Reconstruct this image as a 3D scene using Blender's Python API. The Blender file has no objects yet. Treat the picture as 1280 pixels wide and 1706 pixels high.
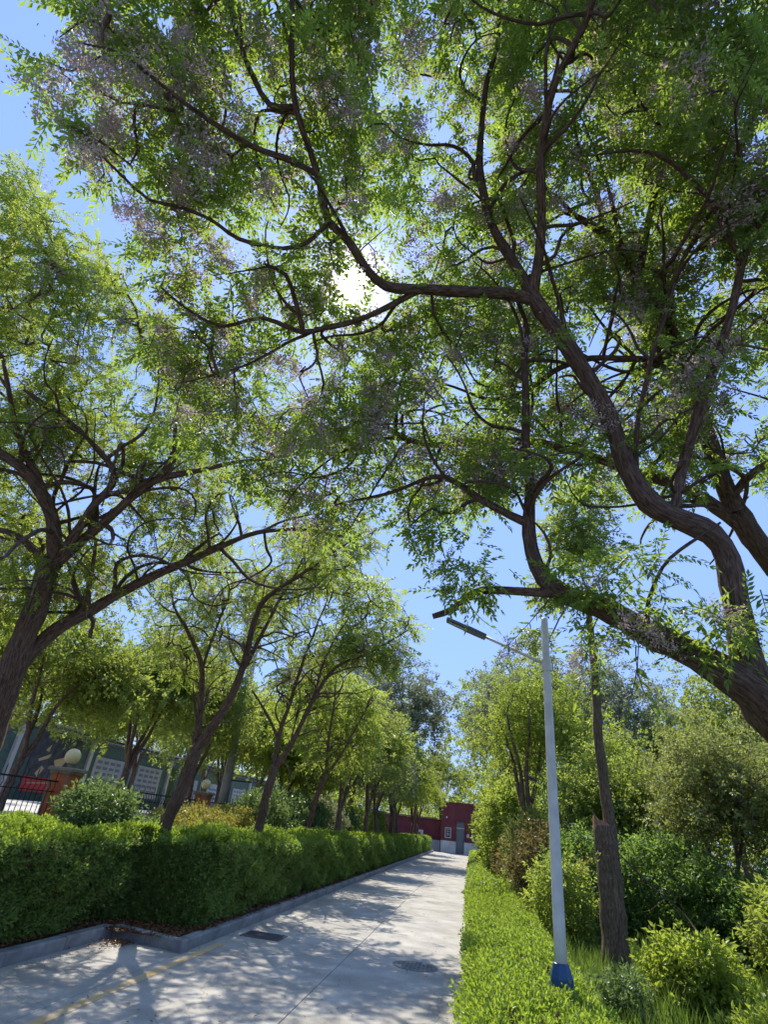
import bpy, math, numpy as np
from mathutils import Matrix, Vector
rng = np.random.default_rng(7)
S = bpy.context.scene
COL = S.collection
# ------------------------------------------------------------------ camera
F = 916.0
EYE = np.array([0, 0, 1.6])
_Y = np.array([145, -540, -916.]); _Y /= np.linalg.norm(_Y)
_U = np.array([180, 1603, -916.]); _U -= _U.dot(_Y) * _Y; _U /= np.linalg.norm(_U)
_X = np.cross(_Y, _U)
M = np.array([_X, _Y, _U])
cam = bpy.data.cameras.new('camera'); camo = bpy.data.objects.new('camera', cam); COL.objects.link(camo)
mw = Matrix([list(M[i]) + [EYE[i]] for i in range(3)] + [[0, 0, 0, 1]]); camo.matrix_world = mw
cam.sensor_fit = 'HORIZONTAL'; cam.sensor_width = 36; cam.lens = 36 * F / 1280
cam.clip_start = 0.05; cam.clip_end = 3000
S.camera = camo
def ray(u, v): return M @ np.array([u - 640, -(v - 853), -F])
def at(u, v, d): return ray(u, v) / F * d + EYE
# ------------------------------------------------------------------ light
sd = ray(587, 475); sd /= np.linalg.norm(sd)
W = bpy.data.worlds.new('World'); S.world = W; W.use_nodes = True
nt = W.node_tree; nt.nodes.clear()
out = nt.nodes.new('ShaderNodeOutputWorld'); bg = nt.nodes.new('ShaderNodeBackground')
sky = nt.nodes.new('ShaderNodeTexSky'); sky.sky_type = 'NISHITA'; sky.sun_disc = False
sky.sun_elevation = math.asin(sd[2]); sky.sun_rotation = math.atan2(sd[0], sd[1])
sky.air_density = 1.0; sky.dust_density = 0.2; sky.ozone_density = 2.0
smx = nt.nodes.new('ShaderNodeMix'); smx.data_type = 'RGBA'; smx.inputs[0].default_value = .82; smx.inputs[7].default_value = (2.0, 3.25, 7.0, 1)
nt.links.new(sky.outputs[0], smx.inputs[6]); nt.links.new(smx.outputs[2], bg.inputs[0]); bg.inputs[1].default_value = 0.088
geo = nt.nodes.new('ShaderNodeTexCoord'); dot = nt.nodes.new('ShaderNodeVectorMath'); dot.operation = 'DOT_PRODUCT'
dot.inputs[1].default_value = tuple(sd); nt.links.new(geo.outputs['Generated'], dot.inputs[0])
def wm(op, a, b=None):
    n = nt.nodes.new('ShaderNodeMath'); n.operation = op
    for i, x in enumerate((a, b)):
        if x is None: continue
        if hasattr(x, 'links'): nt.links.new(x, n.inputs[i])
        else: n.inputs[i].default_value = x
    return n.outputs[0]
c0 = wm('MAXIMUM', dot.outputs['Value'], 0.0)
g1 = wm('MULTIPLY', wm('POWER', c0, 30.0), 0.07)      # circumsolar aureole
g2 = wm('MULTIPLY', wm('POWER', c0, 1100.0), 1.6)
g3 = wm('MULTIPLY', wm('GREATER_THAN', c0, math.cos(math.radians(1.35))), 60.0)   # the sun itself
gs = wm('ADD', wm('ADD', g1, g2), g3)
bg2 = nt.nodes.new('ShaderNodeBackground'); bg2.inputs[0].default_value = (1, .97, .92, 1); nt.links.new(gs, bg2.inputs[1])
add = nt.nodes.new('ShaderNodeAddShader'); nt.links.new(bg.outputs[0], add.inputs[0]); nt.links.new(bg2.outputs[0], add.inputs[1])
nt.links.new(add.outputs[0], out.inputs[0])
sl = bpy.data.lights.new('sun', 'SUN'); sl.energy = 3.15; sl.angle = math.radians(0.53); sl.color = (1, .93, .82)
so = bpy.data.objects.new('sun', sl); COL.objects.link(so)
so.rotation_euler = Vector(sd).to_track_quat('Z', 'Y').to_euler()
S.view_settings.view_transform = 'Standard'; S.view_settings.look = 'None'
S.view_settings.exposure = 1.12; S.view_settings.gamma = 1
S.render.engine = 'CYCLES'
try:
    S.cycles.max_bounces = 8; S.cycles.transmission_bounces = 5; S.cycles.diffuse_bounces = 4; S.cycles.transparent_max_bounces = 4
except Exception: pass

# ------------------------------------------------------------------ materials
def mat(name, base, rough=.8, vary=None, scale=5., bump=0, bscale=20., metal=0, spec=.3, detail=6, noise2=None, stretch=None):
    m = bpy.data.materials.new(name); m.use_nodes = True; n = m.node_tree; b = n.nodes['Principled BSDF']
    b.inputs['Base Color'].default_value = (*base, 1); b.inputs['Roughness'].default_value = rough
    b.inputs['Metallic'].default_value = metal; b.inputs['Specular IOR Level'].default_value = spec
    tc = n.nodes.new('ShaderNodeTexCoord'); vec = tc.outputs['Object']
    if stretch:
        mp = n.nodes.new('ShaderNodeMapping'); mp.inputs['Scale'].default_value = stretch; n.links.new(vec, mp.inputs[0]); vec = mp.outputs[0]
    if vary:
        t = n.nodes.new('ShaderNodeTexNoise'); t.inputs['Scale'].default_value = scale; t.inputs['Detail'].default_value = detail
        n.links.new(vec, t.inputs['Vector'])
        r = n.nodes.new('ShaderNodeValToRGB'); r.color_ramp.elements[0].position = .32; r.color_ramp.elements[1].position = .68
        r.color_ramp.elements[0].color = (*base, 1); r.color_ramp.elements[1].color = (*vary, 1)
        n.links.new(t.outputs[0], r.inputs[0]); col = r.outputs[0]
        if noise2:
            t2 = n.nodes.new('ShaderNodeTexNoise'); t2.inputs['Scale'].default_value = noise2[0]; t2.inputs['Detail'].default_value = 3
            n.links.new(vec, t2.inputs['Vector'])
            r2 = n.nodes.new('ShaderNodeValToRGB'); r2.color_ramp.elements[0].position = .4; r2.color_ramp.elements[1].position = .62
            r2.color_ramp.elements[0].color = (noise2[1],) * 3 + (1,); r2.color_ramp.elements[1].color = (1, 1, 1, 1)
            n.links.new(t2.outputs[0], r2.inputs[0])
            mx = n.nodes.new('ShaderNodeMix'); mx.data_type = 'RGBA'; mx.blend_type = 'MULTIPLY'; mx.inputs[0].default_value = 1
            n.links.new(col, mx.inputs[6]); n.links.new(r2.outputs[0], mx.inputs[7]); col = mx.outputs[2]
        n.links.new(col, b.inputs['Base Color'])
    if bump:
        t = n.nodes.new('ShaderNodeTexNoise'); t.inputs['Scale'].default_value = bscale; t.inputs['Detail'].default_value = 8
        n.links.new(vec, t.inputs['Vector'])
        bp = n.nodes.new('ShaderNodeBump'); bp.inputs['Strength'].default_value = bump; bp.inputs['Distance'].default_value = .02
        n.links.new(t.outputs[0], bp.inputs['Height']); n.links.new(bp.outputs[0], b.inputs['Normal'])
    return m
def leafmat(name, dark, light, trans, tf=.45, rough=.45):
    m = bpy.data.materials.new(name); m.use_nodes = True; n = m.node_tree; b = n.nodes['Principled BSDF']
    o = n.nodes['Material Output']
    a = n.nodes.new('ShaderNodeAttribute'); a.attribute_name = 'tint'
    def ramp(c1, c2):
        r = n.nodes.new('ShaderNodeMix'); r.data_type = 'RGBA'; r.inputs[6].default_value = (*c1, 1); r.inputs[7].default_value = (*c2, 1)
        n.links.new(a.outputs['Fac'], r.inputs[0]); return r.outputs[2]
    n.links.new(ramp(dark, light), b.inputs['Base Color']); b.inputs['Roughness'].default_value = rough
    b.inputs['Specular IOR Level'].default_value = .35
    t = n.nodes.new('ShaderNodeBsdfTranslucent'); n.links.new(ramp(tuple(x * .65 for x in trans), trans), t.inputs[0])
    mx = n.nodes.new('ShaderNodeMixShader'); mx.inputs[0].default_value = tf
    n.links.new(b.outputs[0], mx.inputs[1]); n.links.new(t.outputs[0], mx.inputs[2]); n.links.new(mx.outputs[0], o.inputs[0])
    return m
MT = {}
def barkmat(name, c1, c2, dk):
    m = bpy.data.materials.new(name); m.use_nodes = True; n = m.node_tree; b = n.nodes['Principled BSDF']; b.inputs['Roughness'].default_value = .95
    b.inputs['Specular IOR Level'].default_value = .15
    a = n.nodes.new('ShaderNodeAttribute'); a.attribute_name = 'bk'
    mp = n.nodes.new('ShaderNodeMapping'); mp.inputs['Scale'].default_value = (1.6, 1.6, 3.6); n.links.new(a.outputs['Vector'], mp.inputs[0])
    t = n.nodes.new('ShaderNodeTexNoise'); t.inputs['Scale'].default_value = 3.2; t.inputs['Detail'].default_value = 9; t.inputs['Roughness'].default_value = .68; t.inputs['Distortion'].default_value = .6
    n.links.new(mp.outputs[0], t.inputs['Vector'])
    r = n.nodes.new('ShaderNodeValToRGB'); r.color_ramp.elements[0].position = .38; r.color_ramp.elements[0].color = (*dk, 1)
    r.color_ramp.elements[1].position = .7; r.color_ramp.elements[1].color = (*c2, 1); e = r.color_ramp.elements.new(.52); e.color = (*c1, 1)
    n.links.new(t.outputs[0], r.inputs[0]); n.links.new(r.outputs[0], b.inputs['Base Color'])
    bp = n.nodes.new('ShaderNodeBump'); bp.inputs['Strength'].default_value = 1; bp.inputs['Distance'].default_value = .035
    n.links.new(t.outputs[0], bp.inputs['Height']); n.links.new(bp.outputs[0], b.inputs['Normal']); return m
MT['bark'] = barkmat('bark', (.19, .12, .09), (.33, .225, .175), (.075, .046, .034))
MT['bark_grey'] = barkmat('bark_grey', (.17, .12, .075), (.3, .22, .15), (.08, .055, .035))
MT['twig'] = mat('twig', (.09, .055, .042), .9, (.17, .11, .08), 12)
MT['wood_cut'] = mat('wood_cut', (.22, .11, .06), .85, (.32, .18, .1), 30)
MT['leaf_melia'] = leafmat('leaf_melia', (.05, .09, .035), (.14, .2, .06), (.48, .66, .08), .52)
MT['leaf_left'] = leafmat('leaf_left', (.06, .1, .028), (.17, .23, .055), (.54, .66, .09), .53)
MT['leaf_bright'] = leafmat('leaf_bright', (.06, .1, .025), (.17, .22, .05), (.5, .6, .09), .5)
MT['leaf_yellow'] = leafmat('leaf_yellow', (.1, .145, .02), (.25, .3, .04), (.52, .64, .07), .5)
MT['leaf_gold'] = leafmat('leaf_gold', (.2, .2, .03), (.42, .38, .07), (.55, .5, .09), .4)
MT['leaf_dark'] = leafmat('leaf_dark', (.045, .08, .022), (.11, .17, .045), (.32, .5, .08), .5)
MT['leaf_olive'] = leafmat('leaf_olive', (.1, .115, .035), (.23, .24, .075), (.48, .54, .12), .48)
MT['leaf_grey'] = leafmat('leaf_grey', (.1, .12, .075), (.22, .24, .16), (.38, .44, .2), .45)
MT['leaf_pale'] = leafmat('leaf_pale', (.06, .11, .03), (.2, .28, .11), (.3, .42, .1), .4, .35)
MT['leaf_hedge'] = leafmat('leaf_hedge', (.085, .12, .03), (.21, .28, .07), (.36, .54, .08), .45)
MT['leaf_hedge_new_lit'] = leafmat('leaf_hedge_new_lit', (.1, .16, .022), (.24, .33, .045), (.48, .64, .06), .46)  # bright green leaf, colour lightened so the left hedge tops look sunlit
MT['leaf_red'] = leafmat('leaf_red', (.08, .06, .025), (.2, .14, .06), (.34, .28, .08), .4)
MT['grass'] = leafmat('grass', (.05, .085, .02), (.15, .19, .05), (.26, .4, .05), .45)
MT['flower'] = leafmat('flower', (.34, .23, .22), (.66, .52, .52), (.6, .46, .45), .45)
MT['dry_flower'] = leafmat('dry_flower', (.12, .06, .05), (.26, .15, .12), (.25, .13, .1), .3)
MT['litter'] = leafmat('litter', (.07, .03, .015), (.22, .1, .035), (.1, .05, .02), .15)
MT['core'] = mat('hedge_core', (.02, .022, .01), .95, (.045, .035, .02), 14, .8, 30)
MT['soil'] = mat('soil', (.05, .035, .022), .95, (.1, .075, .045), 3, .8, 30)
MT['turf'] = mat('turf', (.04, .065, .018), .95, (.08, .11, .03), 2.5, .6, 30)
MT['concrete'] = mat('concrete', (.34, .32, .275), .9, (.46, .435, .385), 1.1, .3, 90, noise2=(2.6, .82), detail=12)
def cracks(m):
    n = m.node_tree; b = n.nodes['Principled BSDF']; src = b.inputs['Base Color'].links[0].from_socket
    g = n.nodes.new('ShaderNodeNewGeometry'); nz = n.nodes.new('ShaderNodeTexNoise'); nz.inputs['Scale'].default_value = 1.6; n.links.new(g.outputs['Position'], nz.inputs['Vector'])
    ad = n.nodes.new('ShaderNodeVectorMath'); ad.operation = 'MULTIPLY_ADD'; ad.inputs[1].default_value = (.5, .5, .5); n.links.new(nz.outputs['Color'], ad.inputs[0]); n.links.new(g.outputs['Position'], ad.inputs[2])
    v = n.nodes.new('ShaderNodeTexVoronoi'); v.feature = 'DISTANCE_TO_EDGE'; v.inputs['Scale'].default_value = .28; n.links.new(ad.outputs[0], v.inputs['Vector'])
    r = n.nodes.new('ShaderNodeValToRGB'); r.color_ramp.elements[0].position = .0008; r.color_ramp.elements[0].color = (.72, .71, .69, 1); r.color_ramp.elements[1].position = .002
    r.color_ramp.elements[1].color = (1, 1, 1, 1); n.links.new(v.outputs['Distance'], r.inputs[0])
    sp = n.nodes.new('ShaderNodeTexNoise'); sp.inputs['Scale'].default_value = 38; sp.inputs['Detail'].default_value = 4; n.links.new(g.outputs['Position'], sp.inputs['Vector'])
    r3 = n.nodes.new('ShaderNodeValToRGB'); r3.color_ramp.elements[0].position = .28; r3.color_ramp.elements[0].color = (.62, .6, .58, 1); r3.color_ramp.elements[1].position = .4; r3.color_ramp.elements[1].color = (1, 1, 1, 1); n.links.new(sp.outputs[0], r3.inputs[0])
    for q in (r, r3):
        mx = n.nodes.new('ShaderNodeMix'); mx.data_type = 'RGBA'; mx.blend_type = 'MULTIPLY'; mx.inputs[0].default_value = 1; n.links.new(src, mx.inputs[6]); n.links.new(q.outputs[0], mx.inputs[7]); src = mx.outputs[2]
    n.links.new(src, b.inputs['Base Color'])
cracks(MT['concrete'])
MT['kerb'] = mat('kerb_stone', (.2, .2, .195), .9, (.31, .31, .3), 6, .4, 60, noise2=(2, .75))
MT['joint'] = mat('joint', (.05, .05, .045), .95)
MT['yellow_paint'] = mat('yellow_paint', (.4, .36, .28), .9, (.58, .38, .13), 7, .2, 60)
MT['iron'] = mat('iron', (.012, .012, .015), .45, metal=.3, spec=.5)
MT['cast'] = mat('cast_iron', (.06, .06, .07), .7, (.12, .12, .13), 20, .3, 60, metal=.3)
MT['cast_worn'] = mat('worn_cast_iron', (.12, .12, .12), .85, (.2, .2, .19), 14, .3, 60)
MT['pole'] = mat('pole_paint', (.66, .65, .6), .4, (.74, .73, .69), 5, noise2=(6, .85))
MT['blue'] = mat('blue_paint', (.008, .05, .14), .4, (.015, .075, .19), 6, .1, 60, spec=.5)
MT['led'] = mat('led_housing', (.12, .13, .14), .45, metal=.4)
MT['lens'] = mat('led_lens', (.35, .38, .36), .25, spec=.6)
MT['terracotta'] = mat('terracotta_render', (.52, .12, .035), .85, (.6, .17, .05), 4, .2, 50, noise2=(2, .8))
MT['cap'] = mat('cap_stone', (.2, .155, .09), .85, (.28, .22, .14), 8, .3, 50)
MT['globe'] = mat('globe_glass', (.78, .6, .26), .3, (.82, .66, .33), 3, spec=.5)
MT['red_wall'] = mat('red_wall', (.17, .042, .045), .9, (.22, .06, .06), 1.2, .2, 40, noise2=(.6, .85))
MT['white_wall'] = mat('white_wall', (.6, .58, .53), .85, (.7, .68, .63), 1.5, .2, 40, noise2=(.8, .85))
MT['door'] = mat('grey_door', (.16, .17, .17), .5, (.2, .21, .21), 4)
MT['glass'] = mat('dark_glass', (.04, .05, .06), .15, spec=.7)
MT['board_green'] = mat('green_wall', (.05, .09, .08), .8, (.09, .14, .125), 6, .2, 30)
MT['pale_post'] = mat('pale_post', (.42, .43, .45), .6)
MT['panel_white'] = mat('panel_white', (.26, .29, .31), .4, (.34, .37, .39), 3)
MT['print_grey'] = mat('print_grey', (.14, .15, .2), .6)
MT['print_blue'] = mat('print_blue', (.06, .16, .32), .6)
MT['poster_dark'] = mat('poster_dark', (.03, .035, .05), .5, (.08, .085, .12), 4)
MT['poster_red'] = mat('poster_red', (.5, .04, .06), .5)
MT['poster_beige'] = mat('poster_beige', (.5, .38, .24), .6)
MT['tile'] = mat('coping_tile', (.1, .1, .11), .7, (.16, .16, .17), 8)
MT['util'] = mat('pole_concrete', (.3, .28, .24), .9, (.38, .36, .31), 4, .3, 40)
MT['far_wall'] = mat('far_wall', (.4, .38, .36), .8, (.46, .44, .42), 1)
MT['street'] = mat('street_concrete', (.42, .41, .39), .9, (.5, .49, .46), .8, .2, 40)

# ------------------------------------------------------------------ helpers
def link(name, me, m, parent=None, loc=None):
    o = bpy.data.objects.new(name, me); COL.objects.link(o)
    if m is not None and not me.materials: me.materials.append(m)
    if parent is not None: o.parent = parent
    if loc is not None: o.location = tuple(float(x) for x in loc)
    return o
def tag(o, label=None, cat=None, group=None, kind=None):
    for k, x in (('label', label), ('category', cat), ('group', group), ('kind', kind)):
        if x: o[k] = x
    return o
def thing(name, loc, label, cat, group=None, rz=0):
    o = bpy.data.objects.new(name, None); COL.objects.link(o); o.empty_display_size = .2
    o.location = tuple(float(x) for x in loc); o.rotation_euler = (0, 0, rz)
    return tag(o, label, cat, group)
def npmesh(name, V, Fa, n, tint=None, smooth=False):
    """V (k,3), Fa (f,n) constant-size polygons"""
    me = bpy.data.meshes.new(name); V = np.ascontiguousarray(V, dtype=np.float32); Fa = np.ascontiguousarray(Fa, dtype=np.int32)
    me.vertices.add(len(V)); me.vertices.foreach_set('co', V.ravel())
    me.loops.add(Fa.size); me.loops.foreach_set('vertex_index', Fa.ravel())
    me.polygons.add(len(Fa)); me.polygons.foreach_set('loop_start', np.arange(0, Fa.size, n, dtype=np.int32))
    me.polygons.foreach_set('loop_total', np.full(len(Fa), n, dtype=np.int32))
    me.polygons.foreach_set('use_smooth', np.full(len(Fa), smooth))
    if tint is not None:
        at_ = me.attributes.new('tint', 'FLOAT', 'FACE'); at_.data.foreach_set('value', np.ascontiguousarray(tint, dtype=np.float32))
    me.update(calc_edges=True)
    return me
class MB:
    def __init__(s): s.v = []; s.f = []
    def add(s, V, Fs):
        b = len(s.v); s.v += [tuple(map(float, x)) for x in V]; s.f += [tuple(b + i for i in f) for f in Fs]; return s
    def box(s, x0, x1, y0, y1, z0, z1, bev=0):
        if bev:
            V = []; 
            for z, i in ((z0, 0), (z1 - bev, 0), (z1, bev)):
                V += [(x0 + i, y0 + i, z), (x1 - i, y0 + i, z), (x1 - i, y1 - i, z), (x0 + i, y1 - i, z)]
            Fs = [(3, 2, 1, 0), (8, 9, 10, 11)]
            for k in (0, 4):
                for j in range(4): Fs.append((k + j, k + (j + 1) % 4, k + 4 + (j + 1) % 4, k + 4 + j))
            return s.add(V, Fs)
        V = [(x, y, z) for z in (z0, z1) for x, y in ((x0, y0), (x1, y0), (x1, y1), (x0, y1))]
        return s.add(V, [(3, 2, 1, 0), (4, 5, 6, 7), (0, 1, 5, 4), (1, 2, 6, 5), (2, 3, 7, 6), (3, 0, 4, 7)])
    def lathe(s, prof, cx=0, cy=0, n=16, ph=0):
        V = []; Fs = []
        for r, z in prof: V += [(cx + r * math.cos(ph + 2 * math.pi * k / n), cy + r * math.sin(ph + 2 * math.pi * k / n), z) for k in range(n)]
        for i in range(len(prof) - 1):
            for k in range(n): Fs.append((i * n + k, i * n + (k + 1) % n, (i + 1) * n + (k + 1) % n, (i + 1) * n + k))
        Fs.append(tuple(range(n))[::-1]); Fs.append(tuple((len(prof) - 1) * n + k for k in range(n)))
        return s.add(V, Fs)
    def tube(s, P, R, n=8):
        V, Fq = tube(np.array(P, float), np.array(R, float) if np.ndim(R) else np.full(len(P), R), n)
        s.add(V, [tuple(q) for q in Fq]); k = len(V)
        b = len(s.v) - k; s.f.append(tuple(b + i for i in range(n))[::-1]); s.f.append(tuple(b + k - n + i for i in range(n)))
        return s
    def mesh(s, name, smooth=False):
        me = bpy.data.meshes.new(name); me.from_pydata(s.v, [], s.f)
        if smooth: me.polygons.foreach_set('use_smooth', [True] * len(me.polygons))
        me.update(); return me
    def build(s, name, m, parent=None, loc=None, smooth=False): return link(name, s.mesh(name, smooth), m, parent, loc)
def tube(P, R, n, jit=0.):
    T = np.gradient(P, axis=0); T /= np.linalg.norm(T, axis=1)[:, None] + 1e-9
    up = np.array([0.31, 0.17, 0.93]) if abs(T[0][2]) < .8 else np.array([.95, .2, .1])
    A = np.cross(T, up); A /= np.linalg.norm(A, axis=1)[:, None] + 1e-9
    for i in range(1, len(A)):
        a = A[i - 1] - T[i] * A[i - 1].dot(T[i]); A[i] = a / (np.linalg.norm(a) + 1e-9)
    B = np.cross(T, A); th = np.arange(n) * 2 * np.pi / n
    rr = R[:, None] * (1 + jit * rng.normal(size=(len(P), n)))
    V = P[:, None, :] + rr[..., None] * (np.cos(th)[None, :, None] * A[:, None, :] + np.sin(th)[None, :, None] * B[:, None, :])
    i = np.arange(len(P) - 1)[:, None] * n; k = np.arange(n)[None, :]; k2 = (k + 1) % n
    Fq = np.stack([i + k, i + k2, i + n + k2, i + n + k], -1).reshape(-1, 4)
    return V.reshape(-1, 3), Fq
def resample(P, R, step):
    P = np.array(P, float); R = np.array(R, float)
    # catmull-rom
    Q = np.vstack([2 * P[0] - P[1], P, 2 * P[-1] - P[-2]]); o = []; r = []
    for i in range(len(P) - 1):
        p0, p1, p2, p3 = Q[i:i + 4]; k = max(1, int(math.ceil(np.linalg.norm(p2 - p1) / step)))
        for j in range(k):
            t = j / k
            o.append(.5 * (2 * p1 + (p2 - p0) * t + (2 * p0 - 5 * p1 + 4 * p2 - p3) * t * t + (3 * p1 - p0 - 3 * p2 + p3) * t ** 3))
            r.append(R[i] * (1 - t) + R[i + 1] * t)
    o.append(P[-1]); r.append(R[-1]); return np.array(o), np.array(r)

# leaf templates: list of (k,4,3) arrays in local frame x along shoot, z normal
def rhomb(p, d, nrm, L, Wd, fold=.25):
    d = d / np.linalg.norm(d); s = np.cross(nrm, d); s /= np.linalg.norm(s) + 1e-9; nn = np.cross(d, s)
    mid = p + d * L * .42
    return np.array([p, mid + s * Wd / 2 + nn * Wd * fold, p + d * L, mid - s * Wd / 2 + nn * Wd * fold])
def t_pinnate(pairs, R, L, Wd, seed):
    r = np.random.default_rng(seed); q = []
    for i in range(pairs):
        x = R * (.22 + .72 * i / max(1, pairs - 1)); z = -.25 * (x / R) ** 2 * R
        for sgn in (-1, 1):
            a = math.radians(58 - 18 * i / pairs + r.normal() * 9)
            d = np.array([math.cos(a), sgn * math.sin(a), -.35 + r.normal() * .2])
            q.append(rhomb(np.array([x, 0, z]), d, np.array([r.normal() * .3, r.normal() * .3, 1.]), L * r.uniform(.75, 1.1), Wd * r.uniform(.8, 1.15)))
    q.append(rhomb(np.array([R, 0, -.25 * R]), np.array([1, 0, -.5]), np.array([0, .1, 1.]), L, Wd))
    w = .004; q.append(np.array([[0, -w, 0], [0, w, 0], [R, w * .4, -.25 * R], [R, -w * .4, -.25 * R]]))
    return np.array(q)
def t_tuft(n, R, L, Wd, seed, up=.5):
    r = np.random.default_rng(seed); q = []
    for i in range(n):
        a = r.uniform(0, 2 * np.pi); e = r.uniform(-.2, 1.1); t = r.uniform(0, 1)
        d = np.array([up + r.uniform(0, .6), math.cos(a), math.sin(a)]); nrm = r.normal(size=3)
        q.append(rhomb(np.array([R * t, .1 * R * math.cos(a), .1 * R * math.sin(a)]), d, nrm, L * r.uniform(.7, 1.2), Wd * r.uniform(.8, 1.2)))
    return np.array(q)
def t_flower(n, R, s, seed):
    r = np.random.default_rng(seed); q = []
    for i in range(n):
        p = r.normal(size=3) * R * np.array([.55, .3, .3]); p[0] += R * .4
        q.append(rhomb(p, r.normal(size=3), r.normal(size=3), s * r.uniform(.7, 1.3), s * .45, .1))
    return np.array(q)
def sprays(P, D, templates, scale=1., sjit=.25, roll=1.0, tb=.5, tr=.5):
    """place templates at P pointing to D; returns (V,F,tint)"""
    n = len(P); D = D / (np.linalg.norm(D, axis=1)[:, None] + 1e-9)
    up = np.tile([0., 0, 1], (n, 1)) + rng.normal(size=(n, 3)) * .35 * roll
    Yv = np.cross(up, D); Yv /= np.linalg.norm(Yv, axis=1)[:, None] + 1e-9
    Zv = np.cross(D, Yv); sc = scale * (1 + sjit * rng.uniform(-1, 1, n))
    which = rng.integers(0, len(templates), n); Vs = []; Ts = []
    base = rng.beta(2, 2, n)
    for k, T in enumerate(templates):
        s = which == k
        if not s.any(): continue
        fr = np.stack([D[s], Yv[s], Zv[s]], 1) * sc[s][:, None, None]    # (m,3,3)
        V = np.einsum('qvi,mij->mqvj', T, fr) + P[s][:, None, None, :]
        Vs.append(V.reshape(-1, 3)); Ts.append(np.clip(base[s][:, None] * tb * 2 * .6 + rng.uniform(0, tr, (s.sum(), len(T))), 0, 1).ravel())
    V = np.concatenate(Vs); T = np.concatenate(Ts)
    return V, T
def foliage(name, V, T, m, parent=None, origin=None, kind='stuff'):
    if origin is not None: V = V - np.asarray(origin)
    me = npmesh(name, V, np.arange(len(V)).reshape(-1, 4), 4, T)
    o = link(name, me, m, parent)
    if kind: o['kind'] = kind
    return o
TP_MELIA = [t_pinnate(6, .24, .062, .023, s) for s in (1, 2, 3)] + [t_pinnate(4, .17, .06, .023, 4)]
TP_FINE = [t_pinnate(7, .24, .05, .019, s) for s in (5, 6, 7)]
TP_MID = [t_pinnate(5, .30, .10, .04, s) for s in (8, 9, 10)]
TP_TUFT = [t_tuft(9, .25, .12, .06, s) for s in (11, 12, 13)]
TP_SHRUB = [t_tuft(9, .16, .06, .03, s) for s in (14, 15, 16)]
TP_HEDGE = [t_tuft(8, .07, .032, .016, s) for s in (17, 18, 19)]
TP_HEDGEF = [t_tuft(7, .12, .07, .04, s) for s in (20, 21, 22)]
TP_FLOWER = [t_flower(20, .085, .026, s) for s in (23, 24, 25)]

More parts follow.
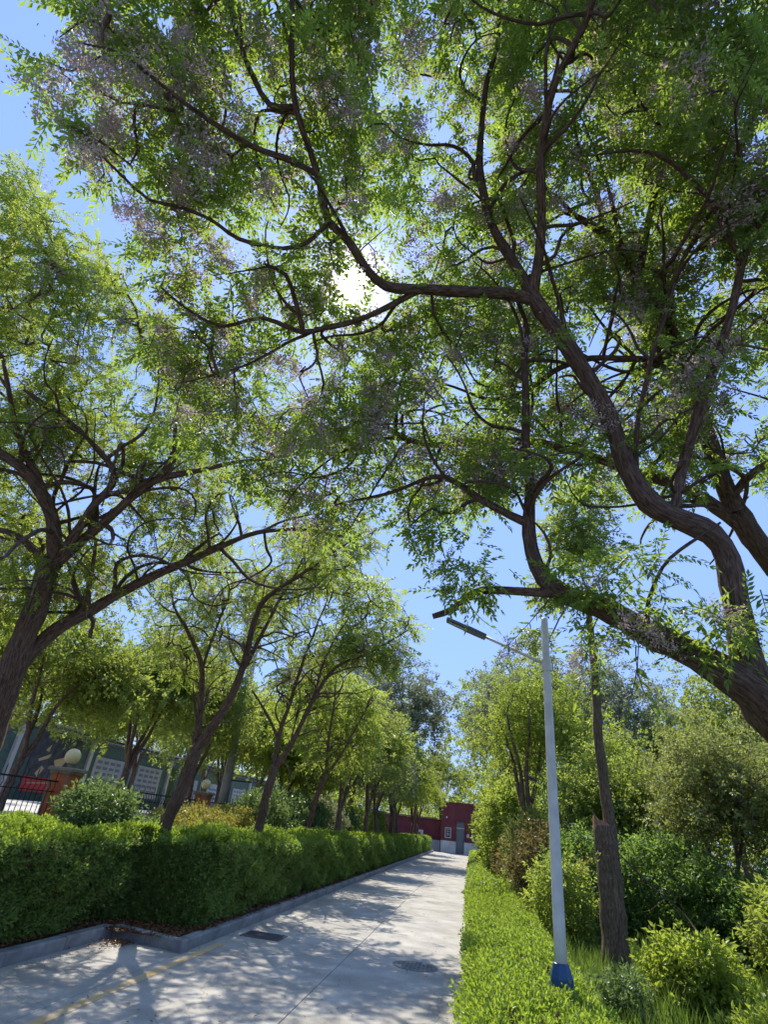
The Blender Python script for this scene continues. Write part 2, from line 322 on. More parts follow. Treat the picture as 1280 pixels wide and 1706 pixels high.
class Tree:
    """limbs given as traces; twigs grown towards target points; leaves at the twig ends"""
    def __init__(s, name, base, label, cat='tree', group=None, bark='bark'):
        s.base = np.array(base, float); s.root = thing(name, base, label, cat, group); s.bark = bark
        s.P = []; s.par = []; s.len = []; s.R = []
    def limb(s, pts, name='limb', sides=10, step=.12, jit=.035, wob=.005, endcap=False):
        """pts: (x,y,z,radius)"""
        A = np.array(pts, float); P, R = resample(A[:, :3], A[:, 3], step)
        n = len(P); ph = rng.uniform(0, 6, 3)
        P = P + wob * np.sin(np.arange(n)[:, None] * .9 + ph) * (np.arange(n)[:, None] > 0)
        R2 = R * (1 + .05 * np.sin(np.arange(n) * 1.3 + ph[0])); 
        V, Fq = tube(P, R2, sides, jit)
        V = np.vstack([V, P[-1:] ]); c = len(V) - 1; k = len(P) - 1
        caps = np.array([[k * sides + i, k * sides + (i + 1) % sides, c, c] for i in range(sides)])
        me = bpy.data.meshes.new(name); me.from_pydata([tuple(x) for x in (V - s.base)], [], [tuple(q) for q in Fq] + [tuple(q[:3]) for q in caps])
        me.polygons.foreach_set('use_smooth', [True] * len(me.polygons)); me.update()
        al = np.concatenate([[0], np.cumsum(np.linalg.norm(np.diff(P, axis=0), axis=1))]); th = np.arange(sides) * 2 * np.pi / sides
        bk = np.stack([np.tile(np.cos(th), len(P)), np.tile(np.sin(th), len(P)), np.repeat(al, sides)], 1); bk = np.vstack([bk, [[0, 0, al[-1]]]])
        bk[:, :2] *= max(.35, min(2.2, R.max() * 9)); bk += ph
        at_ = me.attributes.new('bk', 'FLOAT_VECTOR', 'POINT'); at_.data.foreach_set('vector', bk.astype(np.float32).ravel())
        o = link(name, me, MT[s.bark], s.root)
        b = len(s.P); 
        L0 = 0
        if b:
            d = np.linalg.norm(np.array(s.P) - P[0], axis=1); j = int(d.argmin()); L0 = s.len[j]
        acc = L0
        for i in range(n):
            if i: acc += np.linalg.norm(P[i] - P[i - 1])
            s.P.append(P[i]); s.par.append(b + i - 1 if i else b); s.len.append(acc); s.R.append(R[i])
        return o
    def grow(s, T, r0=.0035, step=.14, bf=.12, mat_='twig', p=2.05, sides=4, noise=.12, rmax=None):
        n0 = len(s.P); N = n0 + 40 * len(T)
        P = np.zeros((N, 3)); P[:n0] = s.P; L = np.zeros(N); L[:n0] = s.len; par = list(s.par); fixed = np.array(s.R)
        dd = np.array([np.linalg.norm(P[:n0:3] - t, axis=1).min() for t in T]); T = T[np.argsort(dd)]
        n = n0; chains = []; ends = []; dirs = []
        for t in T:
            d = np.linalg.norm(P[:n] - t, axis=1); j = int((d + bf * L[:n]).argmin()); dist = d[j]
            k = max(1, int(math.ceil(dist / step)))
            if n + k > N: break
            jp = par[j]; tan = P[j] - P[jp]; ln = np.linalg.norm(tan); tan = tan / ln if ln > 1e-6 else (t - P[j]) / (dist + 1e-6)
            c = P[j] + tan * dist * .35 + rng.normal(size=3) * min(dist, .5) * noise + np.array([0, 0, dist * .08])
            tt = (np.arange(1, k + 1) / k)[:, None]
            Q = (1 - tt) ** 2 * P[j] + 2 * tt * (1 - tt) * c + tt ** 2 * t
            if k > 2: Q[:-1] += rng.normal(size=(k - 1, 3)) * .018 * min(1, dist)
            idx = [j] + list(range(n, n + k)); P[n:n + k] = Q
            for q in range(k): par.append(idx[q]); L[n + q] = L[idx[q]] + dist / k
            chains.append(idx); ends.append(Q[-1]); dirs.append(Q[-1] - (Q[-2] if k > 1 else P[j])); n += k
        # pipe model
        acc = np.zeros(n)
        for i in range(n - 1, n0 - 1, -1):
            if acc[i] == 0: acc[i] = r0 ** p
            if par[i] >= n0: acc[par[i]] += acc[i]
        R = acc ** (1 / p); R = np.where(R > .016, .016 + (R - .016) * .35, R) if rmax is None else np.minimum(R, rmax)
        Vs = []; Fs = []; off = 0
        for ch in chains:
            Pc = P[ch]; j = ch[0]; r1 = R[ch[1]]; rj = min(fixed[j] * .8 if j < n0 else R[j], r1 * 1.25); Rc = np.concatenate([[rj], R[ch[1:]]])
            V, Fq = tube(Pc, Rc, sides if r1 > .012 else 3); Vs.append(V); Fs.append(Fq + off); off += len(V)
        me = npmesh('twigs', np.concatenate(Vs) - s.base, np.concatenate(Fs), 4, smooth=True)
        o = link('twigs', me, MT[mat_], s.root); o['kind'] = 'stuff'
        # points along thin chains for extra leaves
        E = np.array(ends); D = np.array(dirs); s.ends = E; s.dirs = D / (np.linalg.norm(D, axis=1)[:, None] + 1e-9)
        s.thin = P[n0:n][R[n0:n] < r0 * 1.9]
        return s
    def wander(s, n, L, r, first=0, up=.25, j0=0):
        P0 = np.array(s.P); R0 = np.array(s.R); ok = np.where((R0 < .075) & (R0 > r * .9) & (np.arange(len(R0)) >= first))[0]
        for i in range(n):
            j = int(rng.choice(ok)); p = P0[j].copy(); d = rng.normal(size=3); t_ = P0[j] - P0[s.par[j]]; nt_ = np.linalg.norm(t_)
            if nt_ > 1e-5: t_ /= nt_; d = d - t_ * d.dot(t_) * .7 + t_ * .5
            d[2] += up; d /= np.linalg.norm(d); Lr = L * rng.uniform(.5, 1.15); k = 7; rr_ = min(R0[j] * .7, r * rng.uniform(.6, 1.2)); pts = [(*p, rr_)]; c = rng.normal(size=3) * .28
            for q in range(1, k + 1):
                if q % 3 == 0: c = rng.normal(size=3) * .38
                d = d + c + np.array([0, 0, .05]); d /= np.linalg.norm(d); p = p + d * Lr / k; pts.append((*p, rr_ * (1 - .72 * q / k)))
            cp = (np.array(pts)[:, :3] - EYE) @ M; w_ = -cp[:, 2]; uu = 640 + F * cp[:, 0] / w_; vv = 853 - F * cp[:, 1] / w_
            if (np.hypot(uu - 587, vv - 475) < 60).any() or ((uu < 900) & (vv > 900)).any() and s is t1: continue
            s.limb(pts, 'branch', 5, .1, .03, .004)
    def leaves(s, m, tmpl, per=4, scale=1., name='foliage', droop=.25, spread=.8, extra=0, jitter=.05, mask=None):
        E, D = s.ends, s.dirs
        if mask is not None: E, D = E[mask], D[mask]
        P = np.repeat(E, per, 0) + rng.normal(size=(len(E) * per, 3)) * jitter
        Dr = np.repeat(D, per, 0) * .6 + rng.normal(size=(len(P), 3)) * spread; Dr[:, 2] = Dr[:, 2] * .5 - droop
        if extra:
            q = s.thin[rng.integers(0, len(s.thin), extra)]
            P = np.vstack([P, q]); d2 = rng.normal(size=(extra, 3)); d2[:, 2] = d2[:, 2] * .5 - droop; Dr = np.vstack([Dr, d2])
        V, T = sprays(P, Dr, tmpl, scale)
        o = foliage(name, V, T, MT[m], s.root, s.base); return o
    def blossom(s, n, scale=1., per=1, sel=None):
        E = s.ends if sel is None else s.ends[sel]
        i = rng.choice(len(E), min(n, len(E)), replace=False)
        P = np.repeat(E[i], per, 0) + rng.normal(size=(len(i) * per, 3)) * .06; D = rng.normal(size=(len(P), 3)) + np.array([0, 0, -.3])
        V, T = sprays(P, D, TP_FLOWER, scale); return foliage('blossom', V, T, MT['flower'], s.root, s.base)
def px(*rows):
    """traced limb: (u, v, camera depth, width in photo pixels) -> world x,y,z,radius"""
    return [(*at(u, v, d), w * .37 / F * d) for u, v, d, w in rows]

# ------------------------------------------------------------------ ground and path
def strip(name, prof, y0, y1, m, ny=2, label=None):
    ys = np.linspace(y0, y1, ny); V = [(x, y, z) for y in ys for x, z in prof]; k = len(prof)
    Fs = [(j * k + i, j * k + i + 1, (j + 1) * k + i + 1, (j + 1) * k + i) for j in range(ny - 1) for i in range(k - 1)]
    return tag(MB().add(V, Fs).build(name, m), kind='structure')
strip('ground', [(-900, -.12), (900, -.12)], -300, 1500, MT['soil'])
LB = [(-9.6, .95), (-8.9, .95), (-7.9, .88), (-6.6, .22), (-5.6, .11)]
strip('planting_bed', LB + [(-3.66, .09)], 8.45, 66, MT['soil'], 30)
strip('planting_bed', LB + [(-4.77, .09)], -12, 8.45, MT['soil'], 10)
strip('lawn', [(.02, .02), (1.5, .03), (60, .05)], -12, 160, MT['turf'], 30)
# raised street beyond the fence
tag(MB().box(-60, -9.5, -30, 160, -.1, 1.06).build('street', MT['street']), kind='structure')
pathbase = tag(MB().box(-4.7, .02, -12, 62.2, -.11, -.035).build('path', MT['joint']), kind='structure')
def slab(x0, x1, y0, y1):
    g = .004; b = MB().box(x0 + g, x1 - g, y0 + g, y1 - g, -.033, 0, .003)
    return b.build('concrete_slab', MT['concrete'], pathbase)
ys = [-9.5, -4.8, -.1, 4.6, 9.35, 14.1, 18.8, 23.5, 28.2, 33, 37.7, 42.4, 47.1, 51.8, 56.5, 62.2]
for a, b in zip(ys[:-1], ys[1:]):
    slab(-3.53, -1.66, a, b); slab(-1.66, .0, a, b)
for a, b in zip([-9.5, -4.8, -.1, 4.6], [-4.8, -.1, 4.6, 8.2]): slab(-4.65, -3.53, a, b)
MB().add([(-4.646, 8.2, 0), (-3.534, 8.2, 0), (-3.534, 8.21, 0), (-4.646, 8.5, 0)], [(0, 1, 2, 3)]).build('concrete_slab', MT['concrete'], pathbase)
kerb = tag(bpy.data.objects.new('kerb', None), kind='structure'); COL.objects.link(kerb)
def kerbstone(p, q, w=.13, h=.125):
    p = np.array(p); q = np.array(q); d = q - p; L = np.linalg.norm(d); a = math.atan2(d[1], d[0])
    g = .004; b = MB(); dz = rng.normal() * .003
    V = []
    for z, i in ((-.03, 0), (h - .018 + dz, 0), (h + dz, .018)):
        V += [(g, 0 + i, z), (L - g, 0 + i, z), (L - g, w, z), (g, w, z)]
    Fs = [(3, 2, 1, 0), (8, 9, 10, 11)]
    for k in (0, 4):
        for j in range(4): Fs.append((k + j, k + (j + 1) % 4, k + 4 + (j + 1) % 4, k + 4 + j))
    o = b.add(V, Fs).build('kerbstone', MT['kerb'], kerb, (p[0], p[1], 0)); o.rotation_euler = (0, 0, a + rng.normal() * .002); return o
y = 8.21
while y < 62:
    kerbstone((-3.53, y), (-3.53, y + .99)); y += .99
# stones of the set-back stretch and of the jog
y = 8.5
while y > -6:
    kerbstone((-4.65, y - .99), (-4.65, y)); y -= .99
kerbstone((-4.66, 8.5), (-4.1, 8.355)); kerbstone((-4.1, 8.355), (-3.53, 8.21))
tag(MB().add([(-3.44, -6, .004), (-3.30, -6, .004), (-3.29, 9.1, .004), (-3.41, 9.1, .004)], [(0, 1, 2, 3)]).build('painted_line', MT['yellow_paint']), kind='structure')
# drain grate
dg = thing('drain_grate', (-3.05, 10.05, 0), 'small dark rectangular drain grate set in the path near the left kerb', 'drain grate')
fr = MB(); fr.box(-.3, .3, -.25, -.21, 0.0, .008); fr.box(-.3, .3, .21, .25, 0, .008); fr.box(-.3, -.26, -.21, .21, 0, .008); fr.box(.26, .3, -.21, .21, 0, .008)
fr.build('frame', MT['cast'], dg); MB().box(-.26, .26, -.21, .21, -.0005, .0015).build('dark_plate', MT['joint'], dg)  # thin dark plate on the path stands in for the shaded pit
bar = MB().box(-.012, .012, -.21, .21, .0015, .007).mesh('bar')
for i in range(11): link('bar', bar, MT['cast'], dg, (-.22 + i * .044, 0, 0))
mh = thing('manhole_cover', (-.72, 9.55, 0), 'round dark manhole cover in the path near the right hedge', 'manhole cover')
MB().lathe([(.31, 0), (.31, .004), (.285, .005), (.285, .003)], n=32).build('rim', MT['cast_worn'], mh)
b = MB().lathe([(.28, .001), (.28, .006)], n=32)
for i in range(-5, 6):
    for j in range(-5, 6):
        if i * i + j * j < 19: b.box(i * .055 - .018, i * .055 + .018, j * .055 - .008, j * .055 + .008, .006, .009)
b.build('lid', MT['cast_worn'], mh)

# ------------------------------------------------------------------ building at the end of the path
bl = thing('brick_red_building', (-2.9, 63.2, 0), 'dark red single-storey building with white base at the far end of the path', 'building', rz=-.03)
def hole_wall(parent, name, x0, x1, z0, z1, y0, y1, holes, m):
    xs = sorted({x0, x1} | {h[0] for h in holes} | {h[1] for h in holes}); zs = sorted({z0, z1} | {h[2] for h in holes if z0 < h[2] < z1} | {h[3] for h in holes if z0 < h[3] < z1}); b = MB()
    for a, c in zip(xs[:-1], xs[1:]):
        for d, e in zip(zs[:-1], zs[1:]):
            if any(h[0] <= a and c <= h[1] and h[2] <= d and e <= h[3] for h in holes): continue
            b.box(a, c, y0, y1, d, e)
    return b.build(name, m, parent)
DH = (1.45, 2.25, 0, 2.75); W1 = (.35, .95, 1.25, 2.15); W2 = (2.95, 3.75, 1.25, 2.15)
hole_wall(bl, 'wall', 0, 9, 1.02, 4.3, 0, .25, [DH, W1, W2], MT['red_wall'])
hole_wall(bl, 'wall', -.02, 9.02, 0, 1.02, -.03, .25, [DH], MT['white_wall'])
MB().box(0, .25, .25, 7, 0, 4.3).build('wall', MT['red_wall'], bl); MB().box(8.75, 9, .25, 7, 0, 4.3).build('wall', MT['red_wall'], bl)
MB().box(-.06, 9.06, -.06, 7.1, 4.3, 4.42).build('roof', MT['red_wall'], bl)
d = MB().box(1.45, 2.25, .1, .14, 0, 2.15).build('door', MT['door'], bl); MB().box(2.12, 2.15, .06, .1, 1.0, 1.15).build('handle', MT['iron'], d)
MB().box(1.45, 2.25, .08, .16, 2.15, 2.22).build('transom_bar', MT['pole'], bl); MB().box(1.45, 2.25, .12, .14, 2.22, 2.75).build('transom', MT['door'], bl)
for h in (W1, W2):
    f = MB(); x0, x1, z0, z1 = h
    f.box(x0, x0 + .07, .03, .12, z0, z1); f.box(x1 - .07, x1, .03, .12, z0, z1); f.box(x0 + .07, x1 - .07, .03, .12, z0, z0 + .07); f.box(x0 + .07, x1 - .07, .03, .12, z1 - .07, z1)
    w = f.build('window', MT['pole'], bl)
    MB().box(x0 + .07, x1 - .07, .08, .1, z0 + .07, z1 - .07).build('pane', MT['glass'], w)
    g = MB(); cx = (x0 + x1) / 2
    for k, (ax, az, bx, bz) in enumerate([(-.2, .3, .2, .3), (-.18, .12, .18, .12), (0, .36, -.03, -.3), (-.2, -.06, .2, -.1), (-.18, -.28, .02, -.06), (.18, -.28, -.02, -.06)]):
        g.tube([(cx + ax, .04, 1.7 + az), (cx + bx, .04, 1.7 + bz)], .028, 4)
    g.build('bar', MT['pale_post'], w)
MB().box(2.5, 2.72, -.03, -.002, 1.45, 1.75).build('wall_plate', MT['pole'], bl)
MB().box(.42, .55, -.02, -.002, 2.95, 3.1).build('wall_plate', MT['pole'], bl)
an = thing('red_annex', (-9.8, 64.6, 0), 'low red annex wall with pale coping left of the red building', 'building')
hole_wall(an, 'wall', 0, 6.75, .95, 2.75, 0, .2, [], MT['red_wall']); MB().box(0, 6.75, -.02, .2, 0, .95).build('wall', MT['white_wall'], an)
MB().box(-.1, 6.75, -.1, 4.3, 2.75, 2.9).build('roof', MT['cap'], an); MB().box(0, .2, .2, 4.2, 0, 2.75).build('wall', MT['red_wall'], an)
f = MB().box(4.4, 5.0, -.05, -.022, 1.0, 1.7).build('notice', MT['white_wall'], an); MB().box(4.5, 4.75, -.06, -.052, 1.05, 1.5).build('print', MT['print_grey'], f)

# ------------------------------------------------------------------ street lamp
lx, ly = .82, 6.5
sl_ = thing('street_lamp', (lx, ly, .02), 'pale grey single-arm street lamp with blue base in the right hedge', 'street lamp')
MB().lathe([(.056, .55), (.055, 1.0), (.047, 2.6), (.040, 3.82), (.040, 3.9), (.028, 3.915)], n=20).build('pole', MT['pole'], sl_, smooth=True)
b = MB().lathe([(.104, 0), (.104, .565), (.102, .575), (.07, .67), (.058, .675), (.058, .665)], n=8, ph=math.pi / 8)
base = b.build('base', MT['blue'], sl_)
MB().box(-.035, .035, -.103, -.0965, .12, .4).build('hatch', MT['blue'], base)
r = ray(745, 1032); tip = EYE + r * ((ly - .05) / r[1]); tip = tip - np.array([lx, ly, .02])
r = ray(908, 1107); st = EYE + r * (ly / r[1]); st = np.array([0, 0, st[2] - .02])
dv = tip - st; L = np.linalg.norm(dv); dv /= L
MB().tube([st, st + dv * (L - .42)], [.017, .016], 12).build('arm', MT['pole'], sl_, smooth=True)
MB().lathe([(.058, st[2] - .07), (.058, st[2] + .05)], n=16).build('clamp', MT['pole'], sl_)
hd = bpy.data.objects.new('lamp_head', None)
def slabalong(p, q, wid, th, m, name, par, taper=1., off=0):
    d = (q - p) / np.linalg.norm(q - p); s = np.cross(d, [0, 0, 1]); s /= np.linalg.norm(s); n = np.cross(s, d); p = p + n * off; q = q + n * off
    V = []
    for c, w in ((p, wid), (p + (q - p) * .5, wid * (1 + taper) / 2 * 1.05), (q, wid * taper)):
        V += [c - s * w - n * th, c + s * w - n * th, c + s * w * .8 + n * th, c - s * w * .8 + n * th]
    Fs = [(0, 1, 2, 3), (11, 10, 9, 8)]
    for k in (0, 4):
        for j in range(4): Fs.append((k + j, k + 4 + j, k + 4 + (j + 1) % 4, k + (j + 1) % 4))
    return MB().add(V, Fs).build(name, m, par)
h0 = slabalong(st + dv * (L - .50), st + dv * (L - .25), .05, .026, MT['led'], 'lamp_head', sl_, 1.3)
slabalong(st + dv * (L - .27), st + dv * L, .075, .017, MT['led'], 'lamp_head', sl_, .9)
slabalong(st + dv * (L - .24), st + dv * (L - .03), .055, .004, MT['lens'], 'lens', sl_, .9, off=-.021)

# ------------------------------------------------------------------ fence and pillars
def fx(y): return -8.3 - .055 * (y - 11.5)
PY = [4.9, 11.6, 19.4, 28.6, 38.5, 49]
pn = ['hidden behind the near tree at the left edge', 'beside the pale leafy bush at left', 'between the two leaning trunks', 'behind the second leaning trunk', 'far down the fence', 'farthest along the fence']
for i, y in enumerate(PY):
    p = thing('gate_pillar' if 0 else 'fence_pillar', (fx(y), y, .9), 'terracotta fence pillar with a cream globe lamp, ' + pn[i], 'pillar', 'terracotta pillars along the fence')
    MB().box(-.2, .2, -.2, .2, 0, 1.0).build('shaft', MT['terracotta'], p)
    MB().box(-.203, -.17, -.208, -.17, .0, 1.0).box(.17, .208, -.208, -.17, 0, 1.0).box(.17, .208, .17, .208, 0, 1.0).build('corner_trim', MT['cap'], p)
    b = MB().box(-.24, .24, -.24, .24, 1.0, 1.05); b.box(-.27, .27, -.27, .27, 1.05, 1.12, .02); b.build('cap', MT['cap'], p)
    MB().lathe([(.05, 1.12), (.05, 1.19), (.07, 1.2)], n=12).build('lamp_neck', MT['cap'], p)
    a = np.linspace(-1.25, 1.57, 14); MB().lathe([(max(.002, .155 * math.cos(t)), 1.34 + .155 * math.sin(t)) for t in a], n=24).build('globe', MT['globe'], p, smooth=True)
barb = MB().tube([(0, 0, .0), (0, 0, .62), (.03, .0, .70), (0, 0.0, .78)], [.008] * 4, 5); barb.tube([(0, 0, .62), (-.0, .04, .70), (0, .0, .78)], .005, 4); barm = barb.mesh('bar')
spk = MB().tube([(0, 0, .76), (0, 0, .9), (0, 0, .96)], [.008, .009, .001], 5).mesh('spike')
YS = [-2.0] + PY
for i in range(len(YS) - 1):
    y0, y1 = YS[i] + .22, YS[i + 1] - .22; dx = fx(y1) - fx(y0); L = math.hypot(dx, y1 - y0)
    f = thing('iron_fence', (fx(y0), y0, .95), ['black iron railing at the left edge before the first pillar', 'black iron railing seen at the far left edge of the frame', 'black iron railing between the near and second globe pillars', 'black iron railing beyond the second globe pillar', 'black iron railing beyond the third globe pillar', 'farthest stretch of black iron railing by the street'][i], 'fence', 'iron railings along the street', rz=math.atan2(-dx, y1 - y0))
    MB().box(-.015, .015, 0, L, .78, .81).build('rail', MT['iron'], f); MB().box(-.015, .015, 0, L, .1, .13).build('rail', MT['iron'], f); MB().box(-.012, .012, 0, L, .6, .618).build('rail', MT['iron'], f)
    n = int(L / .15)
    for k in range(n):
        yy = (k + .5) * L / n; link('bar', barm, MT['iron'], f, (0, yy, 0))
        if k % 2 == 0: link('spike', spk, MT['iron'], f, (0, yy, .04))

# ------------------------------------------------------------------ notice-board wall across the street
WX = -19.8
nw = thing('noticeboard_wall', (WX, 10, 1.06), 'long green-grey wall with tiled coping and notice boards across the street', 'wall')
MB().box(-.3, 0, -2, 62, 0, 2.95).build('wall', MT['board_green'], nw)
b = MB().box(-.42, .14, -2, 62, 2.97, 3.02)
b.build('coping', MT['pole'], nw)
b = MB()
for k in range(320):
    yy = -1.9 + k * .2; b.tube([(.20, yy, 2.99), (-.12, yy, 3.22)], [.07, .07], 6)
o = b.build('roof_tile', MT['tile'], nw); o['kind'] = 'stuff'
MB().box(-.18, .12, -2, 62, 3.22, 3.3).build('ridge', MT['pale_post'], nw)
for k, yy in enumerate([3.4, 8.6, 13.4, 18.8, 23.2, 27.6, 33, 38, 43, 48, 53, 58]):
    MB().box(.002, .14, yy, yy + .24, 0, 2.96).build('post', MT['pale_post'], nw)
def board(y0, y1, z0, z1, m, kind=0):
    p = MB().box(.003, .05, y0, y1, z0, z1).build('notice_board', m, nw)
    if kind == 1:
        b = MB()
        for r_ in range(5):
            for c in range(4):
                b.box(.051, .054, y0 + .25 + c * (y1 - y0 - .4) / 4, y0 + .1 + (c + 1) * (y1 - y0 - .4) / 4 - .02, z1 - .3 - r_ * .28, z1 - .16 - r_ * .28)
        b.build('print', MT['print_grey'], p)
    if kind == 2:
        b = MB()
        for r_ in range(4): b.box(.051, .054, y0 + .3, y1 - .3 - .2 * (r_ % 2), z0 + .25 + r_ * .3, z0 + .38 + r_ * .3)
        b.build('print', MT['print_blue'], p)
    return p
PO = 12.1
P_ = board(PO + 2.6, PO + 6.0, .35, 2.75, MT['poster_dark'])
MB().box(.052, .056, PO + 2.6, PO + 6.0, .35, .95).build('print', MT['poster_red'], P_)
b = MB()
for poly in ([(4.2, 1.75), (4.9, 1.95), (5.15, 1.85), (4.8, 1.45), (5.3, .95), (5.0, .8), (4.5, 1.35)], [(3.2, 1.1), (3.45, .95), (3.7, 1.35), (3.5, 1.45)], [(3.1, 1.7), (3.9, 2.0), (3.8, 1.8), (3.2, 1.6)], [(3.4, 2.1), (3.7, 2.4), (3.65, 2.05)], [(2.9, .7), (5.6, .88), (5.6, .84), (2.9, .66)]):
    b.add([(.0585, PO + yy, z) for yy, z in poly], [tuple(range(len(poly)))])
b.build('print', MT['poster_beige'], P_)
board(9.4, 11.2, .5, 1.9, MT['panel_white'], 1); board(4.6, 7.0, .5, 2.2, MT['panel_white'], 2)
board(19.5, 22.3, .6, 2.3, MT['panel_white'], 1); board(23.9, 26.8, .6, 2.3, MT['panel_white'], 1); board(27.95, 28.8, .4, 2.5, MT['leaf_pale'])
board(30, 32.4, .5, 2.1, MT['panel_white'], 2); board(34.2, 36.8, .5, 2.1, MT['panel_white'], 2); board(39.4, 42, .5, 2.1, MT['panel_white'], 1); board(44.5, 47, .5, 2.1, MT['panel_white'], 2)

# utility pole
up_ = at(372, 1330, 21); uz = 1.0
ut = thing('utility_pole', (up_[0], up_[1], uz), 'grey concrete utility pole leaning up behind the second globe pillar', 'utility pole')
MB().lathe([(.2, 0), (.17, 3), (.13, 8.5)], n=16).build('pole', MT['util'], ut, smooth=True)
MB().lathe([(.18, 1.55), (.18, 1.6)], n=16).build('band', MT['iron'], ut); MB().box(-.1, 1.0, -.02, .02, 1.55, 1.6).build('bracket', MT['iron'], ut)
# small white sign / trunk paint seen by the second trunk
# distant blocks behind the trees
fb = thing('apartment_block', (-34, 125, 0), 'grey apartment block top barely visible behind the left tree row', 'building')
MB().box(-8, 8, 0, 14, 0, 34).build('wall', MT['far_wall'], fb)
b = MB().box(-8.3, 8.3, -.3, 14.3, 34, 34.5); b.box(-3, 2, 4, 9, 34.5, 37); b.build('roof', MT['far_wall'], fb)
wm_ = MB().box(-.8, .8, -.05, .0, 0, 1.5).mesh('window'); 
for zi in range(11):
    for xi in range(5): link('window', wm_, MT['glass'], fb, (-6.2 + xi * 3.1, 0, 1.5 + zi * 3))

# ------------------------------------------------------------------ hedges
def hedge(name, x0, x1, y0, y1, h, z0, label, mside, mtop, dens, near, wav=.06, tipname='foliage', tm=TP_HEDGE, tmf=TP_HEDGEF, hs=1.15):
    root = thing(name, ((x0 + x1) / 2, (y0 + y1) / 2, z0), label, 'hedge'); og = np.array([(x0 + x1) / 2, (y0 + y1) / 2, z0])
    L = y1 - y0; i = .12
    # lumpy dark solid core, added inside so the leaf shell is not see-through
    ny = int(L / .5) + 1; V = []; Fs = []
    sec = [(x0 + i, z0), (x0 + i, z0 + h * .5), (x0 + i + .02, z0 + h - i - .05), (x0 + i + .15, z0 + h - i), (x1 - i - .15, z0 + h - i), (x1 - i, z0 + h - i - .1), (x1 - i, z0)]
    for j in range(ny + 1):
        yy = y0 + i + (L - 2 * i) * j / ny
        V += [(x + rng.normal() * .025, yy, z + (rng.normal() * .02 if z > z0 else 0)) for x, z in sec]
    k = len(sec)
    for j in range(ny):
        for q in range(k - 1): Fs.append((j * k + q, (j + 1) * k + q, (j + 1) * k + q + 1, j * k + q + 1))
    Fs.append(tuple(range(k))); Fs.append(tuple(ny * k + q for q in range(k))[::-1])
    MB().add(np.array(V) - og, Fs).build('dark_core', MT['core'], root)
    def samp(n, kind):
        # density falls with distance
        u = rng.uniform(0, 1, n); yy = y0 + (L + 1) ** u - 1 if L > 12 else y0 + L * u
        yy = np.clip(yy, y0, y1); 
        bump = lambda a, b_: wav * (np.sin(a * 1.9 + b_ * 2.1) + np.sin(a * 3.7 - b_ * 2.9 + 1) + .8 * np.sin(a * 6.1 + b_ * 4.3) * np.sin(b_ * 3.1 + a * 1.3) + .7 * np.sin(a * 9.7 - 5 * b_)) / 1.7
        if kind == 'top':
            x = rng.uniform(x0, x1, n); z = z0 + h + bump(yy, x * 2) - .08 * np.exp(-((x - x0) / .08) ** 2) + rng.normal(size=n) * .02
            D = np.stack([rng.normal(size=n) * .35, rng.normal(size=n) * .35, np.ones(n)], 1)
        elif kind == 'left' or kind == 'right':
            z = rng.uniform(z0 + .03, z0 + h, n); xx = x0 if kind == 'left' else x1; sg = -1 if kind == 'left' else 1
            x = xx + sg * bump(yy, z * 4) + rng.normal(size=n) * .03 - sg * .10 * (1 - (z - z0) / h)
            D = np.stack([sg * np.ones(n) * .9, rng.normal(size=n) * .5, rng.normal(size=n) * .4 + .5], 1)
        else:
            x = rng.uniform(x0, x1, n); z = rng.uniform(z0, z0 + h, n); e = kind == 'start'; yy = np.full(n, y0 if e else y1) + rng.normal(size=n) * .04
            D = np.stack([rng.normal(size=n) * .5, np.full(n, -1. if e else 1.), rng.normal(size=n) * .4 + .4], 1)
        return np.stack([x, yy, z], 1), D
    for kind, frac, mm in (('top', mtop[1], mtop[0]), (near, mside[1], mside[0]), ('start', .12, mside[0])):
        n = int(dens * frac); P, D = samp(n, kind)
        dist = np.linalg.norm(P - EYE, axis=1); scl = np.clip(dist / 9, 1, 4)
        nearm = dist < 16
        V1, T1 = sprays(P[nearm], D[nearm], tm, hs, .4) if nearm.any() else (np.zeros((0, 3)), np.zeros(0))
        if (~nearm).any():
            V2, T2 = sprays(P[~nearm], D[~nearm], tmf, 1.0); V1 = np.vstack([V1, V2]); T1 = np.concatenate([T1, T2])
        foliage(tipname, V1, T1, MT[mm], root, og)
        if kind != 'start':
            k_ = (np.sin(P[:, 1] * 2.3 + P[:, 2] * 5) + np.sin(P[:, 1] * 5.1 - P[:, 2] * 7 + P[:, 0] * 4) + rng.normal(size=len(P)) * .5) > 1.35
            if k_.any():
                V3, T3 = sprays(P[k_] + rng.normal(size=(k_.sum(), 3)) * .02, D[k_], tm, hs * .8, .4); foliage('dry_leaves', V3[:len(V3) // 24 * 8], T3[:len(V3) // 24 * 2], MT['litter'], root, og)
    return root
hedge('clipped_hedge', -7.1, -4.95, 2.2, 9.15, .93, .09, 'near block of dark clipped hedge set back behind the kerb at left', ('leaf_hedge', .4), ('leaf_hedge_new_lit', .6), 42000, 'right', wav=.08, hs=1.35)
hedge('clipped_hedge', -5.5, -3.82, 9.25, 61, 1.0, .09, 'long clipped hedge running along the left kerb into the distance', ('leaf_hedge', .5), ('leaf_hedge_new_lit', .5), 50000, 'right', wav=.08, hs=1.35)
hedge('clipped_hedge', .03, 1.12, 1.2, 61, .385, .02, 'low bright green hedge along the right side of the path', ('leaf_hedge_new_lit', .22), ('leaf_hedge_new_lit', .78), 52000, 'left', wav=.04)

